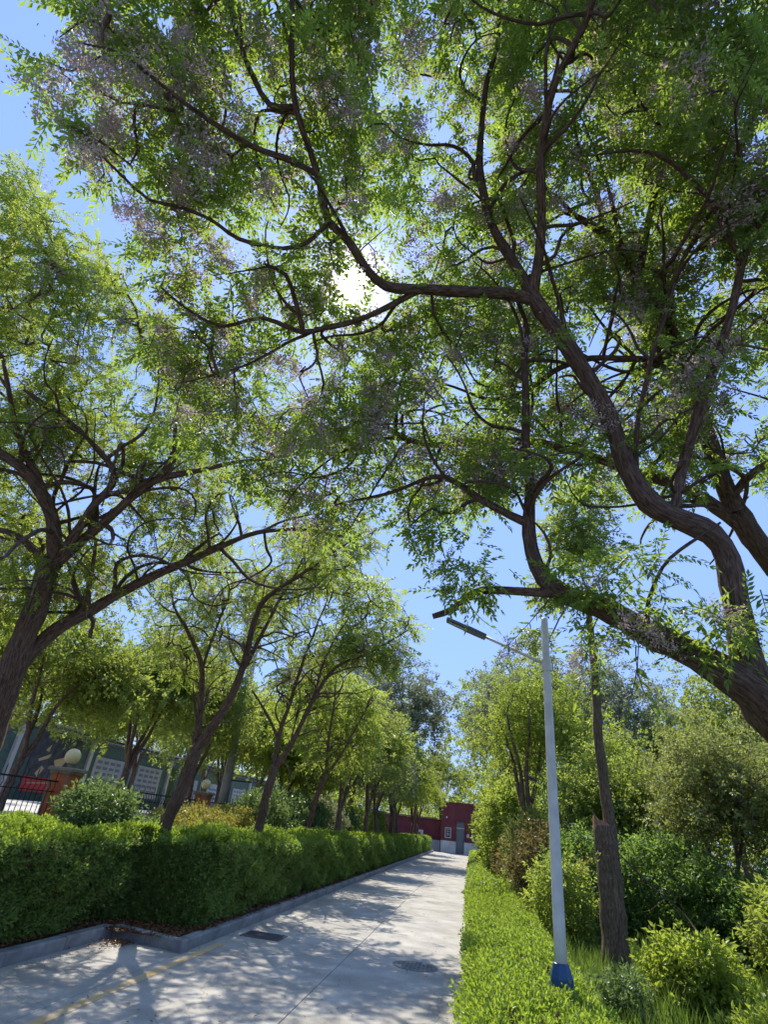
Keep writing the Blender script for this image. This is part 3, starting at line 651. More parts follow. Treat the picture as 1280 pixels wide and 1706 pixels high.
# ------------------------------------------------------------------ litter and grass
n = 3200
P = np.stack([rng.uniform(-5.0, -3.7, n), 8.3 + rng.exponential(.55, n), np.full(n, .105)], 1)
P = P[(P[:, 0] > -3.72 - 1.2) & (P[:, 1] < 11.5)]
P2 = np.stack([-3.6 - np.abs(rng.normal(size=1800)) * .12, 9 + 22 * rng.uniform(0, 1, 1800) ** 1.6, np.full(1800, .13)], 1)
P3 = np.stack([rng.uniform(-4.6, -4.2, 200), 8.3 - rng.exponential(.15, 200), np.full(200, .012)], 1)
P3[:, 1] = np.minimum(P3[:, 1], 8.36 - (P3[:, 0] + 4.6) * .26)
P4 = np.stack([-4.8 - np.abs(rng.normal(size=900)) * .1, rng.uniform(3, 8.4, 900), np.full(900, .13)], 1)
P = np.vstack([P, P2, P3, P4]); LT = [np.array([rhomb(np.zeros(3), np.array([1, 0, .2]), np.array([0, .1, 1.]), .045, .02)])]
D = rng.normal(size=P.shape); D[:, 2] = np.abs(D[:, 2]) * .25
V, T = sprays(P, D, LT, 1., .4, 1.5); tag(foliage('leaf_litter', V, T, MT['litter']), 'dry reddish brown fallen leaves under the hedges behind the kerb', 'leaf litter')
P = np.stack([rng.uniform(-3.45, -.05, 700), 3 + rng.uniform(0, 1, 700) ** 2 * 25, np.full(700, .006)], 1); D = rng.normal(size=P.shape); D[:, 2] = .05
V, T = sprays(P, D, LT, .6, .5, .3); tag(foliage('fallen_leaves', V, T, MT['litter']), 'few small dry leaves scattered over the concrete path', 'leaf litter')
def blades(n, x0, x1, y0, y1, h, w, lean=.25, pw=1.6, zf=.04):
    x = x0 + (x1 - x0) * rng.uniform(0, 1, n); yy = y0 + (y1 - y0) * rng.uniform(0, 1, n) ** pw
    cl = (np.sin(x * 2.3 + yy * 1.1) + np.sin(x * 5.1 - yy * 2.7) + 2) / 4
    H = h * rng.uniform(.5, 1.2, n) * (.55 + .8 * cl); a = rng.uniform(0, 2 * np.pi, n); W_ = w * np.clip(yy / 9, 1, 3)
    B = np.stack([x, yy, np.full(n, zf - .02)], 1); s = np.stack([np.cos(a), np.sin(a), np.zeros(n)], 1) * W_[:, None]
    l = rng.normal(size=(n, 3)) * lean * H[:, None]; l[:, 2] = 0
    mid = B + np.array([0, 0, 1.]) * H[:, None] * .55 + l * .3; tp = B + np.array([0, 0, 1.]) * H[:, None] + l
    V = np.stack([B - s, B + s, mid + s * .7, tp, mid - s * .7], 1).reshape(-1, 3)
    return V, np.clip(rng.beta(2, 2, n) * .6 + cl * .4, 0, 1)
V, T = blades(60000, 1.15, 9, 4.5, 26, .33, .0045)
me = npmesh('grass', V, np.arange(len(V)).reshape(-1, 5), 5, T); tag(link('tall_grass', me, MT['grass']), 'tall sunlit grass growing between the low hedge and the shrubs', 'grass', kind='stuff')
V, T = blades(14000, -6.6, -5.55, 3, 50, .3, .006); me = npmesh('grass', V + np.array([0, 0, .15]), np.arange(len(V)).reshape(-1, 5), 5, T); tag(link('weeds', me, MT['grass']), 'weedy grass strip behind the left hedge', 'grass', kind='stuff')

# ------------------------------------------------------------------ crown helper
def ell(c, r, n, hollow=.45, lumps=9):
    """points in lumpy ellipsoid: clumps placed towards the surface"""
    c = np.array(c, float); r = np.array(r, float)
    k = rng.normal(size=(lumps, 3)); k /= np.linalg.norm(k, axis=1)[:, None]; k[:, 2] = np.abs(k[:, 2]) * .9 - .25; k *= rng.uniform(hollow, .8, (lumps, 1))
    w = rng.integers(0, lumps, n); q = k[w] + rng.normal(size=(n, 3)) * .2
    return c + q * r
# ------------------------------------------------------------------ the two big chinaberry trees on the right
t1 = Tree('chinaberry_tree', (3.0, 4.5, 0), 'big dark chinaberry tree with lilac blossom whose limbs cross the right foreground', group='chinaberry trees')
t1.limb([(3.0, 4.5, -.1, .3), (2.95, 4.48, .6, .25), (2.75, 4.45, 1.5, .235)] + px((1330, 1235, 3.95, 112), (1285, 1180, 3.9, 112), (1250, 1130, 3.95, 90)), 'trunk', 16)
t1.limb(px((1285, 1180, 3.9, 98), (1235, 1135, 3.9, 84), (1180, 1105, 3.95, 72), (1120, 1072, 4.05, 62), (1060, 1043, 4.12, 56), (1000, 1012, 4.2, 50), (945, 990, 4.3, 46), (905, 965, 4.35, 38), (886, 920, 4.4, 33), (882, 870, 4.45, 29), (882, 800, 4.5, 21), (876, 700, 4.6, 17), (875, 600, 4.7, 14), (878, 550, 4.8, 11), (862, 500, 4.9, 8)), 'limb', 14)
t1.limb(px((935, 988, 4.3, 26), (900, 988, 4.32, 22), (850, 983, 4.36, 19), (805, 983, 4.45, 18), (778, 996, 4.5, 19), (755, 1015, 4.55, 15), (722, 1026, 4.55, 13)), 'limb', 10)
t1.limb(px((884, 872, 4.45, 22), (850, 858, 4.5, 19), (800, 832, 4.6, 16), (758, 802, 4.7, 14), (725, 795, 4.8, 11), (650, 820, 5.0, 8), (560, 842, 5.2, 5)), 'limb', 8)
t1.limb(px((1262, 1150, 3.95, 82), (1240, 1080, 4.0, 64), (1226, 1000, 4.05, 56), (1213, 930, 4.12, 53), (1185, 890, 4.18, 52), (1130, 865, 4.25, 50), (1080, 835, 4.32, 49), (1050, 790, 4.38, 45), (1030, 735, 4.45, 40), (1000, 665, 4.55, 38), (955, 590, 4.62, 37), (905, 520, 4.68, 36), (885, 485, 4.7, 30), (850, 430, 4.75, 22), (818, 370, 4.8, 20), (805, 320, 4.8, 18), (800, 240, 4.8, 14), (810, 150, 4.8, 12), (830, 60, 4.8, 10), (835, -60, 4.8, 8)), 'limb', 14)
t1.limb(px((895, 502, 4.7, 30), (850, 490, 4.7, 27), (780, 487, 4.6, 25), (700, 482, 4.5, 23), (645, 478, 4.4, 21), (612, 448, 4.3, 19), (578, 400, 4.2, 18), (548, 368, 4.1, 18), (535, 310, 4.0, 16), (515, 250, 3.9, 15), (495, 190, 3.8, 14), (487, 100, 3.7, 12), (485, 0, 3.6, 10), (480, -90, 3.5, 7)), 'limb', 12)
t1.limb(px((888, 492, 4.7, 27), (900, 420, 4.6, 21), (902, 340, 4.5, 20), (903, 260, 4.4, 20), (915, 170, 4.3, 18), (940, 110, 4.2, 17), (970, 50, 4.1, 16), (990, -10, 4.0, 14), (1010, -110, 3.9, 11)), 'limb', 10)
t1.limb(px((492, 178, 3.8, 13), (450, 175, 3.82, 14), (425, 135, 3.78, 12), (405, 90, 3.7, 11), (380, 0, 3.6, 9), (365, -80, 3.5, 6)), 'limb', 8)
t1.limb(px((526, 290, 3.97, 14), (480, 265, 3.9, 14), (420, 245, 3.8, 13), (370, 215, 3.7, 12), (320, 180, 3.6, 10), (260, 135, 3.5, 8), (200, 90, 3.45, 6), (130, 70, 3.4, 4)), 'limb', 8)
t1.limb(px((548, 372, 4.1, 12), (515, 402, 4.1, 10), (470, 413, 4.1, 9), (400, 400, 4.05, 9), (350, 365, 4, 8), (300, 345, 3.9, 8), (250, 335, 3.8, 7), (200, 290, 3.7, 6), (160, 250, 3.6, 4)), 'limb', 8)
t1.limb(px((700, 484, 4.5, 15), (650, 510, 4.5, 14), (590, 535, 4.45, 13), (540, 548, 4.4, 13), (500, 553, 4.35, 12), (440, 530, 4.3, 10), (370, 545, 4.2, 8), (320, 520, 4.1, 7), (270, 480, 4.0, 5)), 'limb', 8)
t1.limb(px((505, 552, 4.35, 12), (492, 500, 4.3, 11), (478, 460, 4.25, 9), (440, 440, 4.2, 6)), 'limb', 7)
t1.limb(px((1125, 855, 4.25, 24), (1135, 790, 4.4, 23), (1160, 700, 4.45, 24), (1195, 600, 4.5, 20), (1222, 510, 4.5, 18), (1240, 430, 4.5, 16), (1280, 340, 4.4, 13), (1330, 240, 4.3, 9)), 'limb', 10)
t1.limb(px((1238, 435, 4.5, 13), (1205, 380, 4.4, 12), (1188, 338, 4.4, 12), (1150, 300, 4.35, 11), (1110, 265, 4.3, 10), (1070, 252, 4.3, 8), (1000, 258, 4.25, 6)), 'limb', 8)
t1.limb(px((1058, 800, 4.37, 14), (1064, 700, 4.45, 11), (1085, 600, 4.55, 11), (1105, 540, 4.6, 10), (1135, 440, 4.6, 9), (1185, 350, 4.6, 8), (1235, 240, 4.5, 7), (1275, 150, 4.5, 5)), 'limb', 8)
t1.limb(px((1080, 1050, 4.1, 14), (1080, 1000, 4.05, 9), (1105, 945, 4.0, 8), (1150, 905, 4.0, 8), (1200, 870, 4, 5)), 'limb', 8)
t2 = Tree('chinaberry_tree', (4.55, 6.3, 0), 'second chinaberry tree with a thick forked limb behind, at the right edge', group='chinaberry trees')
t2.limb([(4.55, 6.3, -.1, .27), (4.5, 6.2, 1.2, .22)] + px((1500, 1150, 5.2, 60), (1390, 1030, 5.2, 56), (1310, 960, 5.15, 54), (1255, 895, 5.1, 50), (1225, 850, 5.1, 46)), 'trunk', 14)
t2.limb(px((1225, 850, 5.1, 44), (1190, 760, 5.1, 35), (1165, 680, 5.1, 33), (1140, 600, 5.1, 31), (1112, 545, 5.1, 30), (1075, 490, 5.1, 27), (1040, 430, 5.1, 26), (1000, 385, 5.1, 19), (960, 360, 5.1, 12), (925, 325, 5.1, 8)), 'limb', 12)
t2.limb(px((1245, 885, 5.1, 34), (1180, 835, 5.1, 28), (1110, 803, 5.1, 23), (1040, 780, 5.1, 22), (970, 757, 5.1, 19), (900, 738, 5.15, 18), (800, 735, 5.2, 15), (720, 742, 5.3, 13), (660, 722, 5.35, 12), (620, 700, 5.4, 10), (560, 720, 5.5, 8), (480, 760, 5.6, 6), (420, 745, 5.6, 4)), 'limb', 10)
t2.limb(px((1145, 612, 5.1, 17), (1100, 600, 5.1, 14), (1040, 597, 5.1, 13), (970, 600, 5.1, 14), (920, 620, 5.15, 12), (880, 650, 5.2, 10), (820, 665, 5.3, 8), (740, 640, 5.4, 5)), 'limb', 8)
t2.limb(px((1062, 468, 5.1, 18), (1075, 400, 5.0, 15), (1090, 330, 5.0, 14), (1105, 265, 5.0, 13), (1120, 180, 4.9, 10), (1140, 90, 4.9, 8), (1160, -20, 4.9, 5)), 'limb', 8)
t2.limb(px((1002, 390, 5.1, 13), (998, 335, 5.05, 11), (980, 285, 5.0, 9), (962, 240, 5.0, 8), (955, 160, 4.95, 6)), 'limb', 8)
t2.limb(px((1215, 835, 5.1, 20), (1240, 800, 5.0, 18), (1280, 772, 4.9, 17), (1340, 750, 4.8, 12)), 'limb', 8)
t2.limb(px((1165, 690, 5.1, 16), (1120, 640, 5.2, 12), (1090, 560, 5.3, 10), (1095, 500, 5.3, 8), (1060, 450, 5.4, 6)), 'limb', 7)
def inpoly(p, poly):
    x, y_ = p[:, 0], p[:, 1]; r_ = np.zeros(len(p), bool); j = len(poly) - 1
    for i in range(len(poly)):
        xi, yi = poly[i]; xj, yj = poly[j]
        r_ ^= ((yi > y_) != (yj > y_)) & (x < (xj - xi) * (y_ - yi) / (yj - yi + 1e-9) + xi); j = i
    return r_
CR = [(190, -200), (150, 10), (75, 75), (65, 130), (115, 165), (110, 215), (180, 300), (175, 345), (215, 400), (250, 440), (290, 470), (270, 520), (200, 640), (270, 730), (380, 760), (420, 860), (480, 900), (640, 880), (760, 850), (930, 800), (1010, 810), (1060, 860), (1280, 740), (1450, 700), (1450, -200)]
HOLES = [(587, 478, 40), (420, 430, 22), (330, 350, 18), (290, 200, 22), (1030, 850, 50), (1245, 640, 45), (310, 430, 25), (730, 770, 16), (960, 290, 14)]
def crown_targets(tr, n, poly, holes, dsp, thr=.9, seed=1, gap=34, fall=None):
    """wanted crown volume: image-plane outline given real depth along the nearest limb"""
    sk = np.array(tr.P); c = (sk - EYE) @ M; dpt = -c[:, 2]; uu = 640 + F * c[:, 0] / dpt; vv = 853 - F * c[:, 1] / dpt
    pl = np.array(poly); lo = pl.min(0); hi = pl.max(0)
    C = rng.uniform(lo, hi, (n * 6, 2)); C = C[inpoly(C, poly)]
    # clumpiness
    f_ = np.sin(C[:, 0] / 41 + 1.3 * np.sin(C[:, 1] / 57)) + np.sin(C[:, 1] / 37 + 1.7 * np.sin(C[:, 0] / 71)) + rng.normal(size=len(C)) * .9
    C = C[f_ > -.75][:n]
    for hx, hy, hr in holes: C = C[np.hypot(C[:, 0] - hx, C[:, 1] - hy) > hr]
    out_ = []
    for u_, v_ in C:
        dd = np.hypot(uu - u_, vv - v_); j = np.argsort(dd)[:6]; w = 1 / (dd[j] + 20); d0 = (dpt[j] * w).sum() / w.sum()
        out_.append(at(u_, v_, d0 + abs(rng.normal()) * dsp * 1.3 + .12 - (.3 if rng.uniform() < .13 else 0)))
    return np.array(out_)
t1.wander(75, 1.25, .021)
T = crown_targets(t1, 2000, [p for p in CR], HOLES, .38)
t1.grow(T, .0042, .13, bf=.06, noise=.2)
t1.leaves('leaf_melia', TP_MELIA, 4, 1.0, extra=1000); t1.blossom(520, 1.35, 8)
CR2 = [(420, 640), (640, 560), (820, 420), (820, -150), (1450, -150), (1450, 860), (1250, 800), (1060, 740), (960, 830), (760, 860), (560, 880), (440, 800)]
t2.wander(60, 1.5, .024)
T = crown_targets(t2, 1250, CR2, HOLES + [(760, 880, 30)], .5)
t2.grow(T, .0045, .14, bf=.06, noise=.2)
t2.leaves('leaf_melia', TP_MELIA, 4, .98, extra=600); t2.blossom(260, 1.4, 8)

# drooping sprays with big leaflets low on the near limb, each leaflet a leaf of its own
def big_leaf_mesh(L, Wd):
    st_ = [(0, 0), (.12, .28), (.35, .5), (.62, .38), (.85, .15), (1, 0)]; V = []; Fs = []
    V += [(x * L, 0, -.10 * L * x * x) for x, w in st_]; V += [(x * L, w * Wd, .12 * w * Wd - .1 * L * x * x) for x, w in st_[1:-1]]; V += [(x * L, -w * Wd, .12 * w * Wd - .1 * L * x * x) for x, w in st_[1:-1]]
    Fs = [(0, 1, 6), (0, 10, 1)] + [(i, i + 1, i + 6, i + 5) for i in (1, 2, 3)] + [(i, i + 9, i + 10, i + 1) for i in (1, 2, 3)] + [(4, 5, 9), (4, 13, 5)]
    return MB().add(V, Fs).mesh('leaf')
BL = [big_leaf_mesh(.085, .034), big_leaf_mesh(.1, .036)]
for me in BL:
    a_ = me.attributes.new('tint', 'FLOAT', 'FACE'); a_.data.foreach_set('value', [.3] * len(me.polygons)); me.materials.append(MT['leaf_melia'])
def spray(p0, p1, p2, n=7, sc=1.):
    p0, p1, p2 = map(np.array, (p0, p1, p2)); tt = np.linspace(0, 1, 9)[:, None]
    Q = (1 - tt) ** 2 * p0 + 2 * tt * (1 - tt) * p1 + tt ** 2 * p2
    V, Fq = tube(Q, np.linspace(.005, .0015, 9), 5); b = MB(); b.add(V - t1.base, [tuple(q) for q in Fq]); stem = b.build('stem', MT['twig'], t1.root)
    for i in range(n):
        t = .35 + .65 * i / (n - 1); k = min(7, int(t * 8)); c = Q[k] + (Q[k + 1] - Q[k]) * (t * 8 - k); tg = Q[k + 1] - Q[k]; tg /= np.linalg.norm(tg)
        for sgn in ((-1, 1) if i < n - 1 else (0,)):
            s_ = np.cross(tg, [0, .9, .3]); s_ /= np.linalg.norm(s_); d_ = tg * .75 + s_ * sgn * .9 + np.array([0, 0, -.55]) + rng.normal(size=3) * .15; d_ /= np.linalg.norm(d_)
            z_ = np.cross(d_, rng.normal(size=3) * .4 + np.array([0, 1, 0])); z_ /= np.linalg.norm(z_); y_ = np.cross(z_, d_); y_ = np.cross(z_, d_)
            o = link('leaf', BL[rng.integers(0, 2)], None, t1.root); s1 = sc * rng.uniform(.75, 1.15)
            R_ = np.stack([d_, y_, z_], 1) * s1; o.matrix_local = Matrix([list(R_[i2]) + [float(c[i2] - t1.base[i2])] for i2 in range(3)] + [[0, 0, 0, 1]])
spray(at(1065, 1060, 4.0), at(1062, 1110, 3.8), at(1062, 1150, 3.7), 3, 1.1)
spray(at(1060, 1075, 3.9), at(1055, 1130, 3.6), at(1095, 1195, 3.5), 5, 1.15)
spray(at(1062, 1110, 3.8), at(1058, 1150, 3.6), at(1040, 1190, 3.5), 4, 1.0)
spray(at(1000, 1020, 4.2), at(980, 1060, 4.0), at(960, 1170, 3.95), 7, .85)
spray(at(990, 1015, 4.2), at(950, 1060, 4.1), at(985, 1130, 4.0), 6, .8)
spray(at(1010, 1020, 4.2), at(1050, 960, 4.0), at(1095, 950, 3.9), 6, .85)
spray(at(1190, 1110, 3.9), at(1210, 1060, 3.7), at(1150, 1050, 3.6), 6, 1.)
spray(at(1225, 1060, 3.9), at(1200, 1010, 3.7), at(1140, 1010, 3.6), 6, 1.)
spray(at(980, 1005, 4.2), at(1030, 1010, 4.0), at(1075, 985, 3.9), 6, .8)
spray(at(925, 985, 4.3), at(880, 1045, 4.2), at(835, 1085, 4.1), 6, .75)
spray(at(778, 996, 4.5), at(790, 1030, 4.4), at(830, 1050, 4.35), 5, .7)
spray(at(760, 985, 4.5), at(755, 960, 4.4), at(735, 955, 4.35), 5, .7)
# foliage and bloom clusters sitting on the near limb
def cluster(tr, uvd, n, sp, tm, m, sc=1., nm='foliage'):
    P = []; 
    for u_, v_, d_, r_ in uvd:
        c = at(u_, v_, d_); P.append(c + rng.normal(size=(n, 3)) * r_)
    P = np.vstack(P); D = rng.normal(size=P.shape); D[:, 2] = D[:, 2] * .5 - .25
    V, T = sprays(P, D, tm, sc); foliage(nm, V, T, MT[m], tr.root, tr.base)
cluster(t1, [(985, 985, 4.05, .1), (955, 950, 4.1, .09), (1010, 960, 4.05, .09), (800, 960, 4.4, .1), (760, 930, 4.4, .1), (780, 975, 4.4, .07), (1000, 1060, 4.0, .09), (1190, 1040, 3.8, .1), (1240, 1020, 3.8, .1), (1100, 1010, 3.95, .07), (1080, 930, 4, .07), (740, 870, 4.5, .1), (690, 880, 4.6, .1)], 26, 1, TP_MELIA, 'leaf_melia', 1.)
cluster(t1, [(1050, 1040, 3.82, .055), (1080, 1060, 3.8, .05), (1110, 1065, 3.8, .045), (1020, 1075, 3.9, .045), (970, 1085, 4.0, .05), (985, 975, 4.0, .04), (960, 1100, 4.0, .04), (1225, 1035, 3.7, .05), (1190, 1015, 3.8, .04), (1060, 1025, 3.85, .04), (850, 1075, 4.1, .03)], 11, 1, TP_FLOWER, 'flower', .8, 'blossom')
cluster(t1, [(u_, v_, d_, .045 + .04 * ((u_ * 7 + v_) % 10) / 10) for u_, v_, d_ in ((125, 95, 3.35), (170, 130, 3.35), (230, 115, 3.5), (150, 265, 3.5), (240, 370, 3.75), (215, 345, 3.7), (330, 245, 3.7), (255, 395, 3.8), (370, 430, 4.0), (420, 500, 4.1), (300, 60, 3.5), (620, 90, 4.0), (690, 60, 4.2), (640, 240, 4.3), (860, 240, 4.6), (700, 210, 4.4), (985, 130, 4.3), (1040, 60, 4.4), (930, 330, 4.5), (560, 640, 4.9), (640, 590, 4.7), (990, 695, 4.4), (700, 640, 4.8), (430, 60, 3.6), (545, 130, 3.8), (470, 600, 4.4), (590, 330, 4.0), (95, 150, 3.4), (190, 210, 3.6), (280, 150, 3.6), (345, 120, 3.6), (400, 190, 3.8), (450, 310, 3.9), (300, 300, 3.8), (500, 620, 4.6), (560, 590, 4.6), (620, 650, 4.8), (760, 590, 4.7), (820, 560, 4.8), (740, 330, 4.5), (1010, 330, 4.7), (1120, 420, 4.7), (1060, 520, 4.7), (890, 150, 4.3), (1100, 140, 4.4), (1190, 90, 4.4))], 22, 1, TP_FLOWER, 'flower', .85, 'blossom')
cluster(tA if 0 else t1, [(u_, v_, d_, .09) for u_, v_, d_ in ((300, 490, 4.1), (285, 600, 4.8), (520, 690, 5.2), (430, 710, 5.3), (610, 700, 5.1), (700, 400, 4.6), (350, 560, 4.5))], 40, 1, TP_FLOWER, 'dry_flower', .85, 'dry_blossom')
# ------------------------------------------------------------------ stake tree behind the lamp
t3 = Tree('young_tree', (2.07, 10.35, 0), 'young tree with a thick broken-off lower trunk standing behind the street lamp', bark='bark_grey')
t3.limb([(2.07, 10.35, -.05, .205), (2.08, 10.35, .6, .185), (2.08, 10.34, 1.35, .175), (2.05, 10.33, 1.95, .165)], 'trunk', 18, .1, .012, 0)
b = MB(); r_ = np.random.default_rng(3)
V = []; 
for k_ in range(14):
    a_ = k_ * 6.283 / 14; V.append((-.02 + .162 * math.cos(a_), -.02 + .162 * math.sin(a_), 1.93))
for k_ in range(14):
    a_ = k_ * 6.283 / 14; V.append((-.03 + .14 * math.cos(a_), -.02 + .14 * math.sin(a_), 2.0 - .07 * math.cos(a_) + r_.uniform(-.03, .05)))
V.append((-.03, -.02, 1.97))
b.add(V, [(k_, (k_ + 1) % 14, 14 + (k_ + 1) % 14, 14 + k_) for k_ in range(14)] + [(14 + k_, 14 + (k_ + 1) % 14, 28) for k_ in range(14)])
b.build('broken_stub', MT['wood_cut'], t3.root)
MB().tube([(-.12, -.08, 1.98), (-.15, -.1, 2.08), (-.22, -.1, 2.16)], [.02, .012, .003], 5).build('splinter', MT['wood_cut'], t3.root)
t3.limb([(2.14, 10.34, 1.2, .11), (2.15, 10.33, 1.9, .098), (2.13, 10.33, 2.4, .085), (2.09, 10.3, 3.2, .078), (2.11, 10.25, 4.0, .068), (2.1, 10.2, 5.0, .06), (2.08, 10.2, 5.7, .05)], 'trunk', 12, .12, .01, .004)
T = np.vstack([ell(at(945, 905, 10.4), (.75, .75, 1.1), 160, .3, 10), ell(at(985, 840, 10.6), (.7, .7, 1.1), 110, .3, 8), ell(at(905, 990, 10.2), (.55, .6, .7), 50, .2, 4), ell(at(900, 1060, 10.1), (.35, .5, .4), 25, .2, 3)])
t3.grow(T, .004, .2, bf=.05, sides=4); t3.leaves('leaf_bright', TP_MID, 3, .85)

# ------------------------------------------------------------------ left row
tA = Tree('row_tree', (-5.2, 5.55, 0), 'nearest tree of the left row, thick trunk leaning in at the left edge', group='trees rising from the left hedge')
tA.limb([(-5.2, 5.55, -.1, .22)] + px((-32, 1262, 6, 56), (20, 1118, 6, 54), (58, 1015, 6, 48), (88, 930, 6, 46)), 'trunk', 14)
tA.limb(px((90, 935, 6, 32), (86, 860, 5.9, 29), (55, 800, 5.8, 25), (0, 755, 5.7, 20), (-70, 720, 5.6, 14)), 'limb', 10)
tA.limb(px((84, 850, 5.9, 22), (60, 790, 5.85, 19), (35, 740, 5.8, 15), (20, 680, 5.7, 12), (5, 600, 5.6, 8)), 'limb', 8)
tA.limb(px((100, 930, 6, 22), (150, 850, 6, 18), (192, 795, 6, 15), (150, 735, 5.9, 12), (100, 690, 5.8, 10), (40, 650, 5.7, 7)), 'limb', 8)
tA.limb(px((96, 935, 6, 26), (150, 890, 6.1, 22), (205, 842, 6.1, 19), (258, 800, 6.2, 18), (330, 785, 6.3, 12), (390, 770, 6.4, 9), (460, 765, 6.5, 5)), 'limb', 10)
tA.limb(px((262, 800, 6.2, 15), (290, 755, 6.2, 11), (295, 690, 6.1, 8), (330, 620, 6.1, 5)), 'limb', 7)
tA.limb(px((250, 805, 6.2, 12), (210, 790, 6.1, 9), (160, 770, 6.0, 8), (110, 770, 6, 6)), 'limb', 7)
tA.limb(px((20, 1125, 6, 38), (50, 1088, 6.1, 33), (95, 1048, 6.2, 30), (145, 1020, 6.3, 26), (200, 988, 6.5, 22), (260, 957, 6.6, 20), (320, 932, 6.8, 17), (380, 905, 7, 12), (440, 885, 7.2, 10), (510, 883, 7.4, 7), (580, 895, 7.6, 4)), 'limb', 10)
tA.limb(px((76, 935, 6, 20), (30, 895, 5.9, 15), (-30, 875, 5.8, 10)), 'limb', 7)
tA.limb(px((145, 1020, 6.3, 14), (150, 970, 6.2, 10), (160, 900, 6.1, 7)), 'limb', 7)
CA = [(-150, 250), (0, 280), (60, 300), (110, 370), (200, 450), (290, 560), (400, 700), (520, 860), (560, 930), (400, 900), (330, 980), (260, 960), (150, 1020), (-150, 1080)]
tA.wander(60, 1.7, .026)
T = crown_targets(tA, 1500, CA, [(420, 840, 26), (330, 870, 15), (265, 1000, 25)], .6)
tA.grow(T, .0048, .16, bf=.05, noise=.2); tA.leaves('leaf_left', TP_FINE, 5, 1.05, extra=800); tA.blossom(200, 1.4, 5)

tB = Tree('row_tree', (-4.6, 9.6, 0), 'second tree of the left row, dark forked trunk rising at the gap in the hedge', group='trees rising from the left hedge')
tB.limb([(-4.62, 9.6, 0, .19)] + px((272, 1392, 9.0, 31), (300, 1322, 9.1, 28), (328, 1245, 9.2, 29)), 'trunk', 12)
tB.limb(px((328, 1250, 9.2, 18), (333, 1180, 9.3, 14), (336, 1110, 9.4, 12), (312, 1050, 9.4, 8), (290, 1010, 9.4, 5), (285, 960, 9.4, 3)), 'limb', 8)
tB.limb(px((330, 1245, 9.2, 24), (358, 1205, 9.2, 20), (388, 1155, 9.2, 17), (408, 1100, 9.2, 15), (424, 1035, 9.2, 12), (442, 998, 9.2, 11), (500, 958, 9.3, 8), (548, 926, 9.4, 5), (600, 890, 9.5, 3)), 'limb', 8)
tB.limb(px((400, 1125, 9.2, 11), (430, 1070, 9.4, 9), (460, 1010, 9.5, 7), (490, 960, 9.6, 5), (520, 900, 9.7, 3)), 'limb', 7)
tB.limb(px((336, 1120, 9.4, 8), (355, 1060, 9.5, 6), (380, 1000, 9.6, 4)), 'limb', 6)
tB.wander(22, 1.5, .024)
T = crown_targets(tB, 700, [(270, 960), (300, 900), (420, 880), (620, 860), (640, 900), (560, 960), (480, 1080), (300, 1140), (230, 1060)], [(350, 940, 15), (390, 1040, 18), (300, 960, 20), (460, 930, 15)], .9)
tB.grow(T, .006, .2, noise=.2); tB.leaves('leaf_left', TP_FINE, 3, 1.2, extra=200); tB.blossom(80, 1.5, 4)
tC = Tree('row_tree', (-4.6, 13.5, 0), 'third tree of the left row, Y-forked trunk under a flat layered crown', group='trees rising from the left hedge')
tC.limb([(-4.62, 13.45, 0, .15)] + px((430, 1388, 12.3, 21), (445, 1322, 12.4, 19), (459, 1275, 12.5, 19)), 'trunk', 12)
tC.limb(px((459, 1280, 12.5, 14), (465, 1225, 12.6, 10), (482, 1175, 12.7, 8), (502, 1110, 12.8, 7), (525, 1050, 12.9, 5), (545, 1000, 13, 3)), 'limb', 7)
tC.limb(px((460, 1278, 12.5, 15), (485, 1240, 12.5, 12), (505, 1200, 12.5, 10), (528, 1155, 12.5, 9), (560, 1112, 12.6, 7), (620, 1085, 12.7, 5), (680, 1050, 12.8, 3)), 'limb', 7)
tC.limb(px((464, 1232, 12.6, 7), (445, 1190, 12.6, 6), (420, 1150, 12.7, 4)), 'limb', 6)
tC.limb(px((520, 1168, 12.5, 7), (545, 1090, 12.6, 5), (580, 1030, 12.8, 3)), 'limb', 6)
tC.wander(22, 1.7, .026)
T = crown_targets(tC, 760, [(430, 980), (520, 930), (630, 960), (680, 1020), (705, 1050), (660, 1080), (560, 1110), (540, 1180), (440, 1180), (400, 1100)], [(490, 1040, 15), (610, 1060, 10), (430, 1120, 12)], 1.5)
T = np.vstack([T, ell((-2.5, 12.7, 5.1), (1.5, 1.3, .6), 150, .3, 9)])  # extra foliage clump added to this crown to deepen the path shade
tC.grow(T, .008, .25, noise=.2); tC.leaves('leaf_left', TP_MID, 3, .9); tC.blossom(60, 1.8, 4)
tD = Tree('row_tree', (-4.6, 17.8, 0), 'fourth tree of the left row, slim trunk with a small dark crown', group='trees rising from the left hedge')
tD.limb([(-4.6, 17.8, 0, .13)] + px((512, 1390, 15.9, 14), (527, 1330, 16, 12), (544, 1288, 16.1, 12)), 'trunk', 10)
tD.limb(px((544, 1290, 16.1, 9), (548, 1230, 16.2, 7), (556, 1180, 16.3, 5), (560, 1130, 16.4, 3)), 'limb', 6)
tD.limb(px((543, 1292, 16.1, 8), (570, 1255, 16.1, 6), (600, 1200, 16.2, 4), (620, 1160, 16.3, 3)), 'limb', 6)
tD.wander(12, 1.5, .024)
T = crown_targets(tD, 330, [(490, 1180), (530, 1130), (590, 1120), (640, 1160), (640, 1220), (600, 1290), (500, 1270)], [(520, 1200, 8)], 1.1)
tD.grow(T, .006, .3); tD.leaves('leaf_left', TP_MID, 4, 1.1)

